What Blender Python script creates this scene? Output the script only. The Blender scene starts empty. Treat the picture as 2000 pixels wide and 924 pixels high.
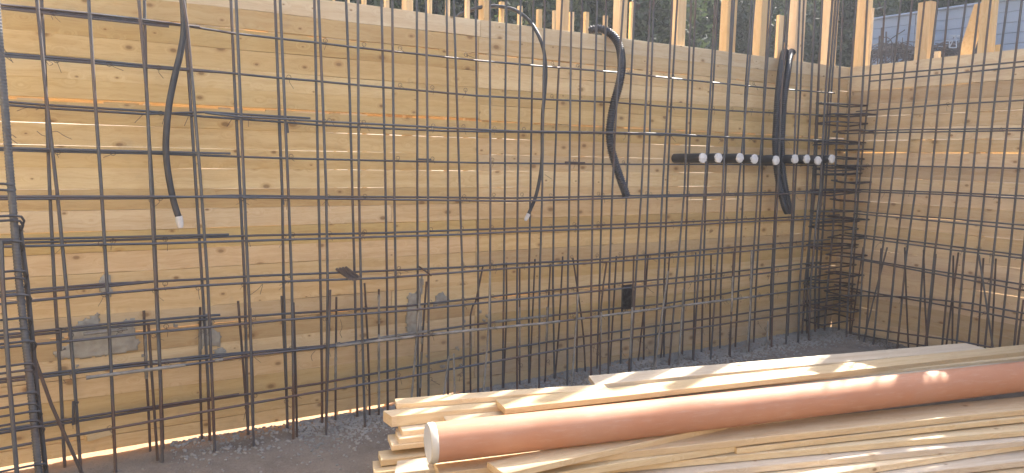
import bpy, bmesh, math, random
from mathutils import Vector, Matrix, noise
random.seed(7)
SC = bpy.context.scene
COL = SC.collection
# ------------------------------------------------------------------ camera
YAW, PITCH, ROLL, FOC = 0.535, 0.1088, 0.019, 1400.0
CAM = Vector((0.0, -3.8927, 1.3816))
CX = 5.5942                                   # inner face of the right-hand formwork wall
FW = Vector((math.sin(YAW)*math.cos(PITCH), math.cos(YAW)*math.cos(PITCH), -math.sin(PITCH)))
R0 = Vector((math.cos(YAW), -math.sin(YAW), 0)); U0 = R0.cross(FW)
RT = math.cos(ROLL)*R0 + math.sin(ROLL)*U0
UP = -math.sin(ROLL)*R0 + math.cos(ROLL)*U0
cd = bpy.data.cameras.new('camera'); cam = bpy.data.objects.new('camera', cd); COL.objects.link(cam)
cd.sensor_width = 36; cd.lens = FOC/2000*36; cd.clip_start = 0.05; cd.clip_end = 500
cam.matrix_world = Matrix.Translation(CAM) @ Matrix((RT, UP, -FW)).transposed().to_4x4()
SC.camera = cam
# ------------------------------------------------------------------ light
SUN_AZ, SUN_EL = math.radians(68.2), math.radians(44.0)     # azimuth from +Y towards +X
S = Vector((math.cos(SUN_EL)*math.sin(SUN_AZ), math.cos(SUN_EL)*math.cos(SUN_AZ), math.sin(SUN_EL)))
w = bpy.data.worlds.new('World'); SC.world = w; w.use_nodes = True
nt = w.node_tree; bg = nt.nodes['Background']; sk = nt.nodes.new('ShaderNodeTexSky')
sk.sky_type = 'NISHITA'; sk.sun_disc = False; sk.sun_elevation = SUN_EL; sk.sun_rotation = SUN_AZ
sk.dust_density = 4.0; sk.ozone_density = .6
nt.links.new(sk.outputs[0], bg.inputs[0]); bg.inputs[1].default_value = 0.15
ld = bpy.data.lights.new('sun', 'SUN'); ld.energy = 4.5; ld.angle = math.radians(0.6); ld.color = (1, .93, .82)
lo = bpy.data.objects.new('sun', ld); COL.objects.link(lo)
lo.rotation_euler = (-S).to_track_quat('-Z', 'Y').to_euler(); lo.location = (8, 4, 12)
SC.view_settings.view_transform = 'Standard'; SC.view_settings.look = 'None'
SC.view_settings.exposure = 1.86; SC.view_settings.gamma = 1.0
SC.cycles.max_bounces = 6; SC.cycles.diffuse_bounces = 4
# ------------------------------------------------------------------ helpers
def ray(x, y): return FW*FOC + RT*(x-1000) - UP*(y-462)
def onY(x, y, yy):                # point of the vertical plane Y = yy
    d = ray(x, y); return CAM + d*((yy-CAM.y)/d.y)
def onX(x, y, xx):
    d = ray(x, y); return CAM + d*((xx-CAM.x)/d.x)
def onZ(x, y, zz):
    d = ray(x, y); return CAM + d*((zz-CAM.z)/d.z)
def tag(o, label=None, cat=None, group=None, kind=None):
    if label: o['label'] = label
    if cat: o['category'] = cat
    if group: o['group'] = group
    if kind: o['kind'] = kind
    return o
def link(name, me, mat=None, parent=None, loc=None):
    o = bpy.data.objects.new(name, me); COL.objects.link(o)
    if mat and me is not None and not me.materials: me.materials.append(mat)
    if parent: o.parent = parent
    if loc is not None: o.location = loc
    return o
def empty(name, loc, *a, **k):
    o = link(name, None, loc=loc); o.empty_display_size = .1
    return tag(o, *a, **k)
def mesh(name, vs, fs, smooth=False):
    me = bpy.data.meshes.new(name); me.from_pydata([tuple(v) for v in vs], [], fs)
    if smooth: me.polygons.foreach_set('use_smooth', [True]*len(me.polygons))
    me.update(); return me
class MB:
    """collects tubes, boxes ... into one vertex list"""
    def __init__(s): s.v = []; s.f = []; s.m = []
    def quadbox(s, c, ax, ay, az):
        b = len(s.v)
        for i in (-1, 1):
            for j in (-1, 1):
                for k in (-1, 1): s.v.append(c + ax*i + ay*j + az*k)
        for f in ((0,1,3,2),(4,6,7,5),(0,4,5,1),(2,3,7,6),(0,2,6,4),(1,5,7,3)): s.f.append(tuple(b+q for q in f))
    def tube(s, pts, r, n=6, cap=True):
        pts = [Vector(p) for p in pts]; L = len(pts)
        rf = r if callable(r) else (lambda i: r)
        b0 = len(s.v); prev = None
        for i, p in enumerate(pts):
            t = (pts[min(i+1, L-1)] - pts[max(i-1, 0)]).normalized()
            if prev is None:
                a = Vector((0, 0, 1)) if abs(t.z) < .8 else Vector((0, 1, 0))
                u = t.cross(a).normalized()
            else:
                u = (prev - t*prev.dot(t)).normalized()
            prev = u; v = t.cross(u)
            for k in range(n):
                an = 2*math.pi*k/n; s.v.append(p + (u*math.cos(an)+v*math.sin(an))*rf(i))
        for i in range(L-1):
            for k in range(n):
                a = b0+i*n+k; c = b0+i*n+(k+1) % n
                s.f.append((a, c, c+n, a+n))
        if cap:
            s.f.append(tuple(b0+k for k in range(n))[::-1]); s.f.append(tuple(b0+(L-1)*n+k for k in range(n)))
    def build(s, name, mat, parent=None, smooth=True, sharp=50, loc=None):
        if loc is not None:
            L = Vector(loc); vv = [v-L for v in s.v]
        else: vv = s.v
        me = mesh(name, vv, s.f, smooth)
        if smooth and sharp: me.set_sharp_from_angle(angle=math.radians(sharp))
        return link(name, me, mat, parent, loc)
def smoothline(pts, n=4):
    """Catmull-Rom through the points"""
    P = [Vector(p) for p in pts]; P = [P[0]*2-P[1]] + P + [P[-1]*2-P[-2]]; out = []
    for i in range(1, len(P)-2):
        for k in range(n):
            t = k/n
            out.append(.5*((2*P[i]) + (P[i+1]-P[i-1])*t + (2*P[i-1]-5*P[i]+4*P[i+1]-P[i+2])*t*t + (3*P[i]-P[i-1]-3*P[i+1]+P[i+2])*t**3))
    out.append(P[-2]); return out
def resample(pts, step):
    out = [pts[0].copy()]; acc = 0
    for a, b in zip(pts, pts[1:]):
        L = (b-a).length; d = step-acc
        while d <= L: out.append(a.lerp(b, d/L)); d += step
        acc = (acc+L) % step
    return out
# ------------------------------------------------------------------ materials
def newmat(name):
    m = bpy.data.materials.new(name); m.use_nodes = True
    return m, m.node_tree, m.node_tree.nodes['Principled BSDF']
def N(t, ty, **k):
    n = t.nodes.new(ty)
    for a, b in k.items():
        if a.startswith('i_'):
            key = a[2:]; n.inputs[int(key) if key.isdigit() else key].default_value = b
        else: setattr(n, a, b)
    return n
def ramp(t, fac, stops):
    r = t.nodes.new('ShaderNodeValToRGB'); e = r.color_ramp.elements
    while len(e) < len(stops): e.new(.5)
    for q, (p, c) in zip(e, stops): q.position = p; q.color = (*c, 1) if len(c) == 3 else c
    t.links.new(fac, r.inputs[0]); return r.outputs[0]
def mix(t, fac, a, b, mode='MIX'):
    m = t.nodes.new('ShaderNodeMix'); m.data_type = 'RGBA'; m.blend_type = mode
    for v, i in ((fac, 0), (a, 6), (b, 7)):
        if isinstance(v, (int, float)): m.inputs[i].default_value = v
        elif isinstance(v, tuple): m.inputs[i].default_value = (*v, 1)
        else: t.links.new(v, m.inputs[i])
    return m.outputs[2]
def mathn(t, op, a, b=0.0, c=None, clamp=False):
    m = t.nodes.new('ShaderNodeMath'); m.operation = op; m.use_clamp = clamp
    for i, v in enumerate((a, b, c)):
        if v is None: continue
        if isinstance(v, (int, float)): m.inputs[i].default_value = v
        else: t.links.new(v, m.inputs[i])
    return m.outputs[0]
def wood(name, cols, knot=(.16, .085, .035), dirt=False, axis_scale=(.7, 20, 20), rough=.75, stain=.0, bump=.25, knots=1.0):
    m, t, P = newmat(name); L = t.links
    tc = N(t, 'ShaderNodeTexCoord'); oi = N(t, 'ShaderNodeObjectInfo')
    off = N(t, 'ShaderNodeVectorMath', operation='SCALE'); off.inputs[0].default_value = (37, 53, 71); L.new(oi.outputs['Random'], off.inputs['Scale'])
    ad = N(t, 'ShaderNodeVectorMath', operation='ADD'); L.new(tc.outputs['Object'], ad.inputs[0]); L.new(off.outputs[0], ad.inputs[1])
    # knots: sparse cells
    mk = N(t, 'ShaderNodeMapping'); mk.inputs['Scale'].default_value = (1, 1, 1)
    sp = N(t, 'ShaderNodeSeparateXYZ'); L.new(ad.outputs[0], sp.inputs[0]); cb = N(t, 'ShaderNodeCombineXYZ')
    L.new(mathn(t, 'MULTIPLY', sp.outputs[0], 5.2), cb.inputs[0]); L.new(mathn(t, 'MULTIPLY', mathn(t, 'ADD', sp.outputs[1], sp.outputs[2]), 8.5), cb.inputs[1]); L.new(cb.outputs[0], mk.inputs[0])
    vo = N(t, 'ShaderNodeTexVoronoi', voronoi_dimensions='2D', i_Scale=1.0, i_Randomness=1.0); L.new(mk.outputs[0], vo.inputs['Vector'])
    kd = vo.outputs['Distance']
    # grain bends round the knots
    mp = N(t, 'ShaderNodeMapping'); mp.inputs['Scale'].default_value = axis_scale; L.new(ad.outputs[0], mp.inputs[0])
    warp = N(t, 'ShaderNodeTexNoise', i_Scale=1.1, i_Detail=2.0); L.new(mk.outputs[0], warp.inputs['Vector'])
    wv = N(t, 'ShaderNodeVectorMath', operation='SCALE'); L.new(warp.outputs['Color'], wv.inputs[0]); wv.inputs['Scale'].default_value = .8
    a2 = N(t, 'ShaderNodeVectorMath', operation='ADD'); L.new(mp.outputs[0], a2.inputs[0]); L.new(wv.outputs[0], a2.inputs[1])
    kb = mathn(t, 'SUBTRACT', .22, kd, clamp=True)
    kv = N(t, 'ShaderNodeCombineXYZ'); k3 = mathn(t, 'MULTIPLY', kb, 6.0)
    for i in (1, 2): L.new(k3, kv.inputs[i])
    a3 = N(t, 'ShaderNodeVectorMath', operation='ADD'); L.new(a2.outputs[0], a3.inputs[0]); L.new(kv.outputs[0], a3.inputs[1])
    g1 = N(t, 'ShaderNodeTexNoise', i_Scale=1.6, i_Detail=4.0, i_Roughness=.6); L.new(a3.outputs[0], g1.inputs['Vector'])
    g2 = N(t, 'ShaderNodeTexNoise', i_Scale=7.0, i_Detail=3.0, i_Roughness=.65); L.new(a3.outputs[0], g2.inputs['Vector'])
    big = N(t, 'ShaderNodeTexNoise', i_Scale=.5, i_Detail=2.0); L.new(a2.outputs[0], big.inputs['Vector'])
    base = ramp(t, oi.outputs['Random'], [(i/(len(cols)-1), c) for i, c in enumerate(cols)])
    r2 = mathn(t, 'FRACT', mathn(t, 'MULTIPLY', oi.outputs['Random'], 17.3))
    hv = N(t, 'ShaderNodeHueSaturation'); L.new(base, hv.inputs['Color'])
    L.new(mathn(t, 'MULTIPLY_ADD', r2, .28, .86), hv.inputs['Value']); L.new(mathn(t, 'MULTIPLY_ADD', r2, -.22, 1.1), hv.inputs['Saturation'])
    c = mix(t, mathn(t, 'MULTIPLY', ramp(t, g1.outputs[0], [(.42, (0,)*3), (.62, (1,)*3)]), .34), hv.outputs[0], (.72, .56, .38), 'MULTIPLY')
    c = mix(t, mathn(t, 'MULTIPLY', ramp(t, g2.outputs[0], [(.5, (0,)*3), (.72, (1,)*3)]), .34), c, (.68, .52, .36), 'MULTIPLY')
    c = mix(t, mathn(t, 'MULTIPLY', ramp(t, big.outputs[0], [(.45, (0,)*3), (.75, (1,)*3)]), .30), c, (.70, .60, .52), 'MULTIPLY')
    sel = N(t, 'ShaderNodeSeparateColor'); L.new(vo.outputs['Color'], sel.inputs[0])
    kd = mathn(t, 'DIVIDE', kd, mathn(t, 'MULTIPLY_ADD', mathn(t, 'POWER', sel.outputs[1], 1.6), 1.25, .35))
    kf = ramp(t, kd, [(.045, (1,)*3), (.085, (0,)*3)]); kr = ramp(t, kd, [(.07, (1,)*3), (.16, (0,)*3)])
    on = mathn(t, 'GREATER_THAN', sel.outputs[0], 1-.5*knots)
    c = mix(t, mathn(t, 'MULTIPLY', mathn(t, 'MULTIPLY', kr, on), .35), c, (.55, .36, .2), 'MULTIPLY')
    c = mix(t, mathn(t, 'MULTIPLY', mathn(t, 'MULTIPLY', kf, on), .62), c, knot)
    if dirt:
        ge = N(t, 'ShaderNodeNewGeometry'); sx = N(t, 'ShaderNodeSeparateXYZ'); L.new(ge.outputs['Position'], sx.inputs[0])
        dn = N(t, 'ShaderNodeTexNoise', i_Scale=1.6, i_Detail=5.0, i_Roughness=.65); L.new(ge.outputs['Position'], dn.inputs['Vector'])
        dn2 = N(t, 'ShaderNodeTexNoise', i_Scale=9.0, i_Detail=4.0); L.new(ge.outputs['Position'], dn2.inputs['Vector'])
        # cement slurry stain left by the slab pour: low on the wall, to the right
        hz = N(t, 'ShaderNodeMapRange'); L.new(sx.outputs[2], hz.inputs[0])
        for i, v in ((1, .5), (2, .2), (3, 0.), (4, 1.)): hz.inputs[i].default_value = v
        hx = N(t, 'ShaderNodeMapRange'); L.new(sx.outputs[0], hx.inputs[0])
        for i, v in ((1, .9), (2, 1.9), (3, .0), (4, 1.)): hx.inputs[i].default_value = v
        f = mathn(t, 'MULTIPLY', hz.outputs[0], hx.outputs[0])
        f = mathn(t, 'MULTIPLY', f, mathn(t, 'ADD', ramp(t, dn.outputs[0], [(.38, (.25,)*3), (.6, (1,)*3)]), 0))
        c = mix(t, mathn(t, 'MULTIPLY', f, .48), c, (.27, .25, .215))
        # light soiling spots
        c = mix(t, mathn(t, 'MULTIPLY', ramp(t, dn2.outputs[0], [(.6, (0,)*3), (.75, (1,)*3)]), .25), c, (.33, .25, .17))
    if stain: c = mix(t, stain, c, (.42, .38, .32))
    L.new(c, P.inputs['Base Color']); P.inputs['Roughness'].default_value = rough
    bp = N(t, 'ShaderNodeBump', i_Strength=bump, i_Distance=.003); L.new(g2.outputs[0], bp.inputs['Height']); L.new(bp.outputs[0], P.inputs['Normal'])
    return m
WOOD_WALL = wood('formwork_wood', [(.65, .49, .25), (.68, .515, .25), (.62, .455, .24), (.69, .54, .28), (.59, .455, .27), (.67, .495, .25)], dirt=True)
WOOD_RIGHT = wood('weathered_formwork_wood', [(.64, .52, .33), (.67, .55, .35), (.61, .49, .32), (.69, .57, .37), (.60, .49, .34), (.66, .53, .34)])
WOOD_TOP = wood('weathered_top_board', [(.66, .56, .39), (.68, .58, .41)], knots=.8)
WOOD_DARK = wood('brown_board', [(.52, .42, .29), (.56, .45, .31)], knots=.5)
WOOD_POST = wood('post_wood', [(.72, .54, .31), (.75, .58, .35), (.70, .54, .34)], knots=.35)
WOOD_PILE = wood('fresh_planed_timber', [(.68, .55, .34), (.72, .59, .38), (.66, .51, .31), (.70, .58, .40)], knots=.3, bump=.18, rough=.62)
WOOD_GREY = wood('sky_grey_timber', [(.56, .48, .37), (.60, .51, .38)], knots=.3, bump=.18)  # grey of the reflected sky put into the timber colour
def steel(name, c1, c2, rust=.3, rough=.55, metal=.25):
    m, t, P = newmat(name); L = t.links
    tc = N(t, 'ShaderNodeTexCoord'); n = N(t, 'ShaderNodeTexNoise', i_Scale=26.0, i_Detail=4.0); L.new(tc.outputs['Object'], n.inputs['Vector'])
    n2 = N(t, 'ShaderNodeTexNoise', i_Scale=3.0, i_Detail=4.0); L.new(tc.outputs['Object'], n2.inputs['Vector'])
    c = mix(t, n.outputs[0], c1, c2)
    ge = N(t, 'ShaderNodeNewGeometry'); sx = N(t, 'ShaderNodeSeparateXYZ'); L.new(ge.outputs['Position'], sx.inputs[0])
    hz = N(t, 'ShaderNodeMapRange'); L.new(sx.outputs[2], hz.inputs[0])
    for i, v in ((1, .9), (2, -.1), (3, .12), (4, 1.)): hz.inputs[i].default_value = v
    f = mathn(t, 'MULTIPLY', ramp(t, n2.outputs[0], [(.4, (0,)*3), (.65, (1,)*3)]), hz.outputs[0])
    c = mix(t, mathn(t, 'MULTIPLY', f, rust), c, (.13, .07, .045))
    c = mix(t, mathn(t, 'MULTIPLY', ramp(t, n2.outputs[0], [(.5, (0,)*3), (.62, (1,)*3)]), .35), c, (.14, .085, .06))
    L.new(c, P.inputs['Base Color']); P.inputs['Roughness'].default_value = rough; P.inputs['Metallic'].default_value = metal
    bp = N(t, 'ShaderNodeBump', i_Strength=.4, i_Distance=.002); L.new(n.outputs[0], bp.inputs['Height']); L.new(bp.outputs[0], P.inputs['Normal'])
    return m
STEEL = steel('rebar_steel', (.07, .078, .092), (.115, .123, .135), .8)
STEEL_STIR = steel('stirrup_steel', (.04, .043, .052), (.075, .078, .088), .8)
STEEL_RUST = steel('rusted_starter_steel', (.055, .05, .052), (.09, .072, .065), 1.0, .8, 0)
WIRE = steel('tie_wire_steel', (.05, .045, .04), (.09, .07, .06), .5)
def simple(name, c1, c2, scale=8, rough=.6, metal=0., bump=0., dist=.002, detail=5, lo=.35, hi=.65, spec=.5):
    m, t, P = newmat(name); L = t.links
    tc = N(t, 'ShaderNodeTexCoord'); n = N(t, 'ShaderNodeTexNoise', i_Scale=scale, i_Detail=detail, i_Roughness=.6); L.new(tc.outputs['Object'], n.inputs['Vector'])
    L.new(ramp(t, n.outputs[0], [(lo, c1), (hi, c2)]), P.inputs['Base Color'])
    P.inputs['Roughness'].default_value = rough; P.inputs['Metallic'].default_value = metal; P.inputs['Specular IOR Level'].default_value = spec
    if bump:
        bp = N(t, 'ShaderNodeBump', i_Strength=bump, i_Distance=dist); L.new(n.outputs[0], bp.inputs['Height']); L.new(bp.outputs[0], P.inputs['Normal'])
    return m
CEMENT = simple('dried_cement', (.28, .265, .225), (.40, .385, .34), 22, .9, bump=.6, dist=.004)
CEM_COAT = simple('cement_coat', (.14, .135, .125), (.29, .28, .255), 14, .9, bump=.5)
BLACK = simple('black_plastic', (.03, .034, .042), (.055, .06, .07), 6, .48)
BLACKC = simple('black_corrugated_plastic', (.028, .032, .042), (.045, .052, .065), 9, .4)
TAPE = simple('white_tape', (.50, .51, .52), (.63, .64, .65), 30, .6, bump=.3)
BRISTLE = simple('black_fibre', (.012, .012, .014), (.07, .07, .075), 40, .9)
METALSHEET = simple('blue_grey_sheet', (.28, .34, .43), (.34, .40, .50), 1.2, .5, .1)
WHITEPOLE = simple('white_painted_pole', (.6, .62, .66), (.72, .73, .75), 4, .5)
BARK = simple('bark', (.07, .05, .035), (.13, .10, .075), 12, .95, bump=.8, dist=.02)
STONE = simple('gravel_stone', (.20, .195, .18), (.36, .345, .32), 3.3, .9, lo=.3, hi=.7)
SCRAP = simple('scrap_steel', (.05, .05, .055), (.13, .11, .10), 5, .8)
PAPER = simple('paper_scrap', (.7, .7, .7), (.8, .8, .8), 5, .8)
# pipe: orange-brown PVC with scuffs
PIPE, t, P = newmat('orange_pvc'); L = t.links
tc = N(t, 'ShaderNodeTexCoord')
n1 = N(t, 'ShaderNodeTexNoise', i_Scale=5.0, i_Detail=5.0); L.new(tc.outputs['Object'], n1.inputs['Vector'])
mp = N(t, 'ShaderNodeMapping'); mp.inputs['Scale'].default_value = (6, 40, 40); L.new(tc.outputs['Object'], mp.inputs[0])
n2 = N(t, 'ShaderNodeTexNoise', i_Scale=1.6, i_Detail=6.0, i_Roughness=.7); L.new(mp.outputs[0], n2.inputs['Vector'])
c = mix(t, n1.outputs[0], (.43, .19, .10), (.47, .235, .14))
c = mix(t, mathn(t, 'MULTIPLY', ramp(t, n2.outputs[0], [(.52, (0,)*3), (.76, (1,)*3)]), .42), c, (.54, .38, .29))
n4 = N(t, 'ShaderNodeTexNoise', i_Scale=2.2, i_Detail=7.0, i_Roughness=.7); L.new(tc.outputs['Object'], n4.inputs['Vector'])
c = mix(t, mathn(t, 'MULTIPLY', ramp(t, n4.outputs[0], [(.48, (0,)*3), (.72, (1,)*3)]), .22), c, (.50, .36, .28))
L.new(c, P.inputs['Base Color']); P.inputs['Roughness'].default_value = .68
# ground
GROUND, t, P = newmat('trampled_earth'); L = t.links
ge = N(t, 'ShaderNodeNewGeometry')
def gn(s, d=6., r=.62):
    n = N(t, 'ShaderNodeTexNoise', i_Scale=s, i_Detail=d, i_Roughness=r); L.new(ge.outputs['Position'], n.inputs['Vector']); return n.outputs[0]
a, b, c3, d4 = gn(1.3), gn(7.), gn(45., 4.), gn(140., 3.)
c = mix(t, ramp(t, a, [(.38, (0,)*3), (.62, (1,)*3)]), (.19, .155, .122), (.245, .205, .165))
c = mix(t, mathn(t, 'MULTIPLY', ramp(t, b, [(.45, (0,)*3), (.68, (1,)*3)]), .6), c, (.13, .105, .088))
c = mix(t, mathn(t, 'MULTIPLY', ramp(t, c3, [(.52, (0,)*3), (.7, (1,)*3)]), .5), c, (.27, .24, .205))
c = mix(t, mathn(t, 'MULTIPLY', ramp(t, d4, [(.55, (0,)*3), (.66, (1,)*3)]), .45), c, (.09, .08, .07))
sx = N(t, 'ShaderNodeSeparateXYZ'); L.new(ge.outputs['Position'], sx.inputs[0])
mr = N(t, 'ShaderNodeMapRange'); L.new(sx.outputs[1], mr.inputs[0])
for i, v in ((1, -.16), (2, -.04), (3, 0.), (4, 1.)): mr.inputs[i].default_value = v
c = mix(t, mathn(t, 'MULTIPLY', mr.outputs[0], ramp(t, b, [(.3, (.35,)*3), (.6, (1,)*3)])), c, (.47, .27, .14))  # warm glow along the wall foot painted into the soil colour
L.new(c, P.inputs['Base Color']); P.inputs['Roughness'].default_value = .95
hsum = mathn(t, 'ADD', mathn(t, 'MULTIPLY', c3, .7), mathn(t, 'MULTIPLY', d4, .35))
bp = N(t, 'ShaderNodeBump', i_Strength=.7, i_Distance=.012); L.new(hsum, bp.inputs['Height']); L.new(bp.outputs[0], P.inputs['Normal'])
def leafmat(name, c1, c2, tr):
    m, t, P = newmat(name); L = t.links
    ge = N(t, 'ShaderNodeNewGeometry')
    n = N(t, 'ShaderNodeTexNoise', i_Scale=2.2, i_Detail=3.0); L.new(ge.outputs['Position'], n.inputs['Vector'])
    c = mix(t, ramp(t, n.outputs[0], [(.35, (0,)*3), (.65, (1,)*3)]), c1, c2)
    c = mix(t, mathn(t, 'MULTIPLY', ge.outputs['Random Per Island'], .6), c, (.085, .11, .06))
    L.new(c, P.inputs['Base Color']); P.inputs['Roughness'].default_value = .45
    ts = N(t, 'ShaderNodeBsdfTranslucent'); L.new(mix(t, .5, c, (.16, .24, .05)), ts.inputs[0])
    ms = N(t, 'ShaderNodeMixShader'); ms.inputs[0].default_value = tr
    L.new(P.outputs[0], ms.inputs[1]); L.new(ts.outputs[0], ms.inputs[2])
    L.new(ms.outputs[0], t.nodes['Material Output'].inputs[0]); return m
LEAF_A = leafmat('dark_olive_leaf', (.018, .032, .022), (.042, .066, .036), .2)
LEAF_B = leafmat('grey_green_leaf', (.028, .044, .03), (.065, .09, .048), .25)
# ------------------------------------------------------------------ ground
def groundz(x, y):
    r = min(max((x-1.2)/2.2, 0), 1); r = r*r*(3-2*r)
    base = -.100 + .048*r*min(max((y+1.6)/1.2, 0), 1)
    if y > -.03: base -= .03*min((y+.03)/.3, 1)
    n = noise.noise(Vector((x*1.1, y*1.1, 3)))*.016 + noise.noise(Vector((x*4.5, y*4.5, 8)))*.009 + noise.noise(Vector((x*17, y*17, 1)))*.0045
    near = math.exp(-((y+.10)/.10)**2)*.014
    return base + n + near
def axis(lo_, hi_, step, ends):
    out = []; v = lo_
    while v < hi_: out.append(v); v += step
    a = [lo_-e for e in ends][::-1]; b = [hi_+e for e in ends]
    return a + out + [hi_] + b
E1 = [.1, .25, .5, 1, 2, 4, 8, 15, 30, 60, 120]
gx = axis(-1.5, 6.6, .024, E1); gy = axis(-2.4, .4, .024, E1)
vs = [(x, y, groundz(x, y)) for y in gy for x in gx]; W_ = len(gx)
fs = [(j*W_+i, j*W_+i+1, (j+1)*W_+i+1, (j+1)*W_+i) for j in range(len(gy)-1) for i in range(W_-1)]
tag(link('ground', mesh('ground', vs, fs, True), GROUND), kind='structure')
# ------------------------------------------------------------------ formwork walls
def board_mesh(L, h, t, seed, bow=.0016, n=16):
    """board along +X, thickness along +Y (back), height along Z; slightly wavy edges"""
    vs, fs = [], []
    for i in range(n+1):
        x = L*i/n
        e0 = noise.noise(Vector((x*1.9, seed*7.1, 0)))*bow + noise.noise(Vector((x*9, seed*3.3, 2)))*bow*.35
        e1 = noise.noise(Vector((x*1.9, seed*7.1, 9)))*bow + noise.noise(Vector((x*9, seed*3.3, 5)))*bow*.35
        f = noise.noise(Vector((x*.8, seed*2.7, 4)))*.0016
        for (y, z) in ((f, e0+.0012), (f+.0012, e0), (t, e0), (t, h+e1), (f+.0012, h+e1), (f, h+e1-.0012)): vs.append((x, y, z))
    for i in range(n):
        for k in range(6):
            a = i*6+k; b = i*6+(k+1) % 6; fs.append((a, a+6, b+6, b))
    fs.append(tuple(range(6))); fs.append(tuple(n*6+k for k in range(6))[::-1])
    return mesh('plank', vs, fs)
def post(parent, name, x, y, wx, wy, z0, z1, mat=WOOD_POST, tilt=0.0, rot=0.0):
    """upright: long axis is the mesh's local X so the grain runs up it"""
    vs = []; n = 4; fs = []; ch = .003
    ring = [(-wx/2+ch, -wy/2), (wx/2-ch, -wy/2), (wx/2, -wy/2+ch), (wx/2, wy/2-ch), (wx/2-ch, wy/2), (-wx/2+ch, wy/2), (-wx/2, wy/2-ch), (-wx/2, -wy/2+ch)]
    H = z1-z0
    for i in range(n+1):
        for (a, b) in ring: vs.append((H*i/n, a, b))
    for i in range(n):
        for k in range(8):
            a = i*8+k; b = i*8+(k+1) % 8; fs.append((a, b, b+8, a+8))
    fs.append(tuple(range(8))[::-1]); fs.append(tuple(n*8+k for k in range(8)))
    o = link(name, mesh(name, vs, fs), mat, parent)
    X = Vector((math.sin(tilt), 0, math.cos(tilt))); Yv = Vector((math.cos(rot), math.sin(rot), 0)); Yv = (Yv - X*Yv.dot(X)).normalized()
    Zv = X.cross(Yv); M = Matrix((X, Yv, Zv)).transposed().to_4x4(); M.translation = Vector((x, y, z0))
    o.matrix_local = Matrix.Translation(-parent.location) @ M if parent else M
    return o
WL = empty('formwork_wall', (0, 0, 0), 'long shuttering wall of stacked yellow boards with tall posts behind, running across the left and middle', 'formwork wall')
T = .025
gapL = {2.0: .006, 1.6: .008, 1.4: .0012, 1.3: .0005, 1.1: .002, 1.0: .0026, .8: .0016, .7: .0026, .5: .007, .3: .0028, 1.9: .0012, 1.2: .0012, .1: .0005, .4: .001, .9: .0014, 1.5: .0014, .2: .0005}
sd = 1
for k in range(23):
    z1 = 2.2-.1*k; z0 = z1-.1
    z0 = round(z0, 3)
    if k == 22: continue
    g = gapL.get(round(z0, 1), .0012)
    joint = 2.05 + (0 if k % 5 else .012) if k not in (4, 11, 16) else 2.05+random.choice((-.55, .62))
    xs = [(-2.6, joint-.001), (joint+.0015, CX+.03)]
    for a, b in xs:
        me = board_mesh(b-a, .1-g, T, sd, bow=.0034 if g < .006 else .0045, n=34); sd += 1
        mt = WOOD_TOP if k == 0 else WOOD_WALL
        o = link('plank', me, mt, WL, Vector((a, random.uniform(0, .0022), z0+g)))
        if k == 0: o['label'] = 'paler greyish top board'
        # the wide joint at mid height opens towards the left
        if round(z0, 1) == 1.6 and a < 0: o.rotation_euler.y = -.0022
link('plank', board_mesh(CX+2.6, .07, T, 99, bow=.004, n=60), WOOD_WALL, WL, Vector((-2.6, .003, -.0735)))
# long walers bolted behind the posts tie them together
for zj in (2.03, 1.615, .985, .47):
    mb = MB(); mb.quadbox(Vector(((CX-2.4)/2, T+.145, zj)), Vector(((CX+2.4)/2, 0, 0)), Vector((0, .03, 0)), Vector((0, 0, .045))); mb.build('waler', WOOD_POST, WL, False)
# thin strips added in the wide joints to break up their light lines
rk = random.Random(31)
for zj, n_ in ((2.0, 34), (1.6, 30), (.5, 14)):
    for k in range(n_):
        x = rk.uniform(-.6, CX-.1); L_ = rk.uniform(.012, .09)
        mb = MB(); mb.quadbox(Vector((x, rk.uniform(.008, .016), zj+.002)), Vector((L_, 0, 0)), Vector((0, .006, 0)), Vector((0, 0, .0062))); mb.build('gap_blocker', rk.choice((WOOD_POST, WOOD_WALL, WOOD_DARK)), WL, False)
# tall posts and stakes behind the long wall (pixel column of the left edge, width, visible top or None)
def wall_post(px, wpx, ytop, base_y, name='post', deep=None):
    a = onY(px, base_y, T+.024); b = onY(px+wpx, base_y, T+.024)
    wdt = b.x-a.x
    if deep is None: deep = wdt
    z1 = 3.6 if ytop is None else onY(px+wpx/2, ytop, T+.01).z
    z0 = -.13
    return post(WL, name, (a.x+b.x)/2, T+.024+deep/2, wdt, deep, z0, z1)
for px, wp, by in ((794, 13, 22), (945, 14, 42), (1097, 14, 60), (1209, 15, 70), (1322, 16, 86), (1418, 18, 100), (1483, 19, 108), (1551, 18, 118), (1615, 17, 124)):
    # the photograph shows front and left side together: front part is the right half
    wall_post(px, wp, None, by, deep=.075)
for px, wp, yt, by in ((651, 4, None, 0), (679, 4, None, 5), (709, 7, None, 10), (753, 8, None, 15), (837, 7, None, 28), (873, 6, None, 32), (911, 7, None, 38), (978, 7, 2, 44),
                       (1014, 6, 10, 50), (1051, 8, 17, 55), (1081, 4, 19, 58), (1115, 6, 22, 62), (1143, 7, 22, 66), (1181, 6, 29, 70), (1232, 6, 2, 76), (1518, 12, 28, 110), (1532, 3, 82, 112)):
    wall_post(px, wp, yt, by, 'stake', deep=.022 if wp < 5 else .03)
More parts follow.
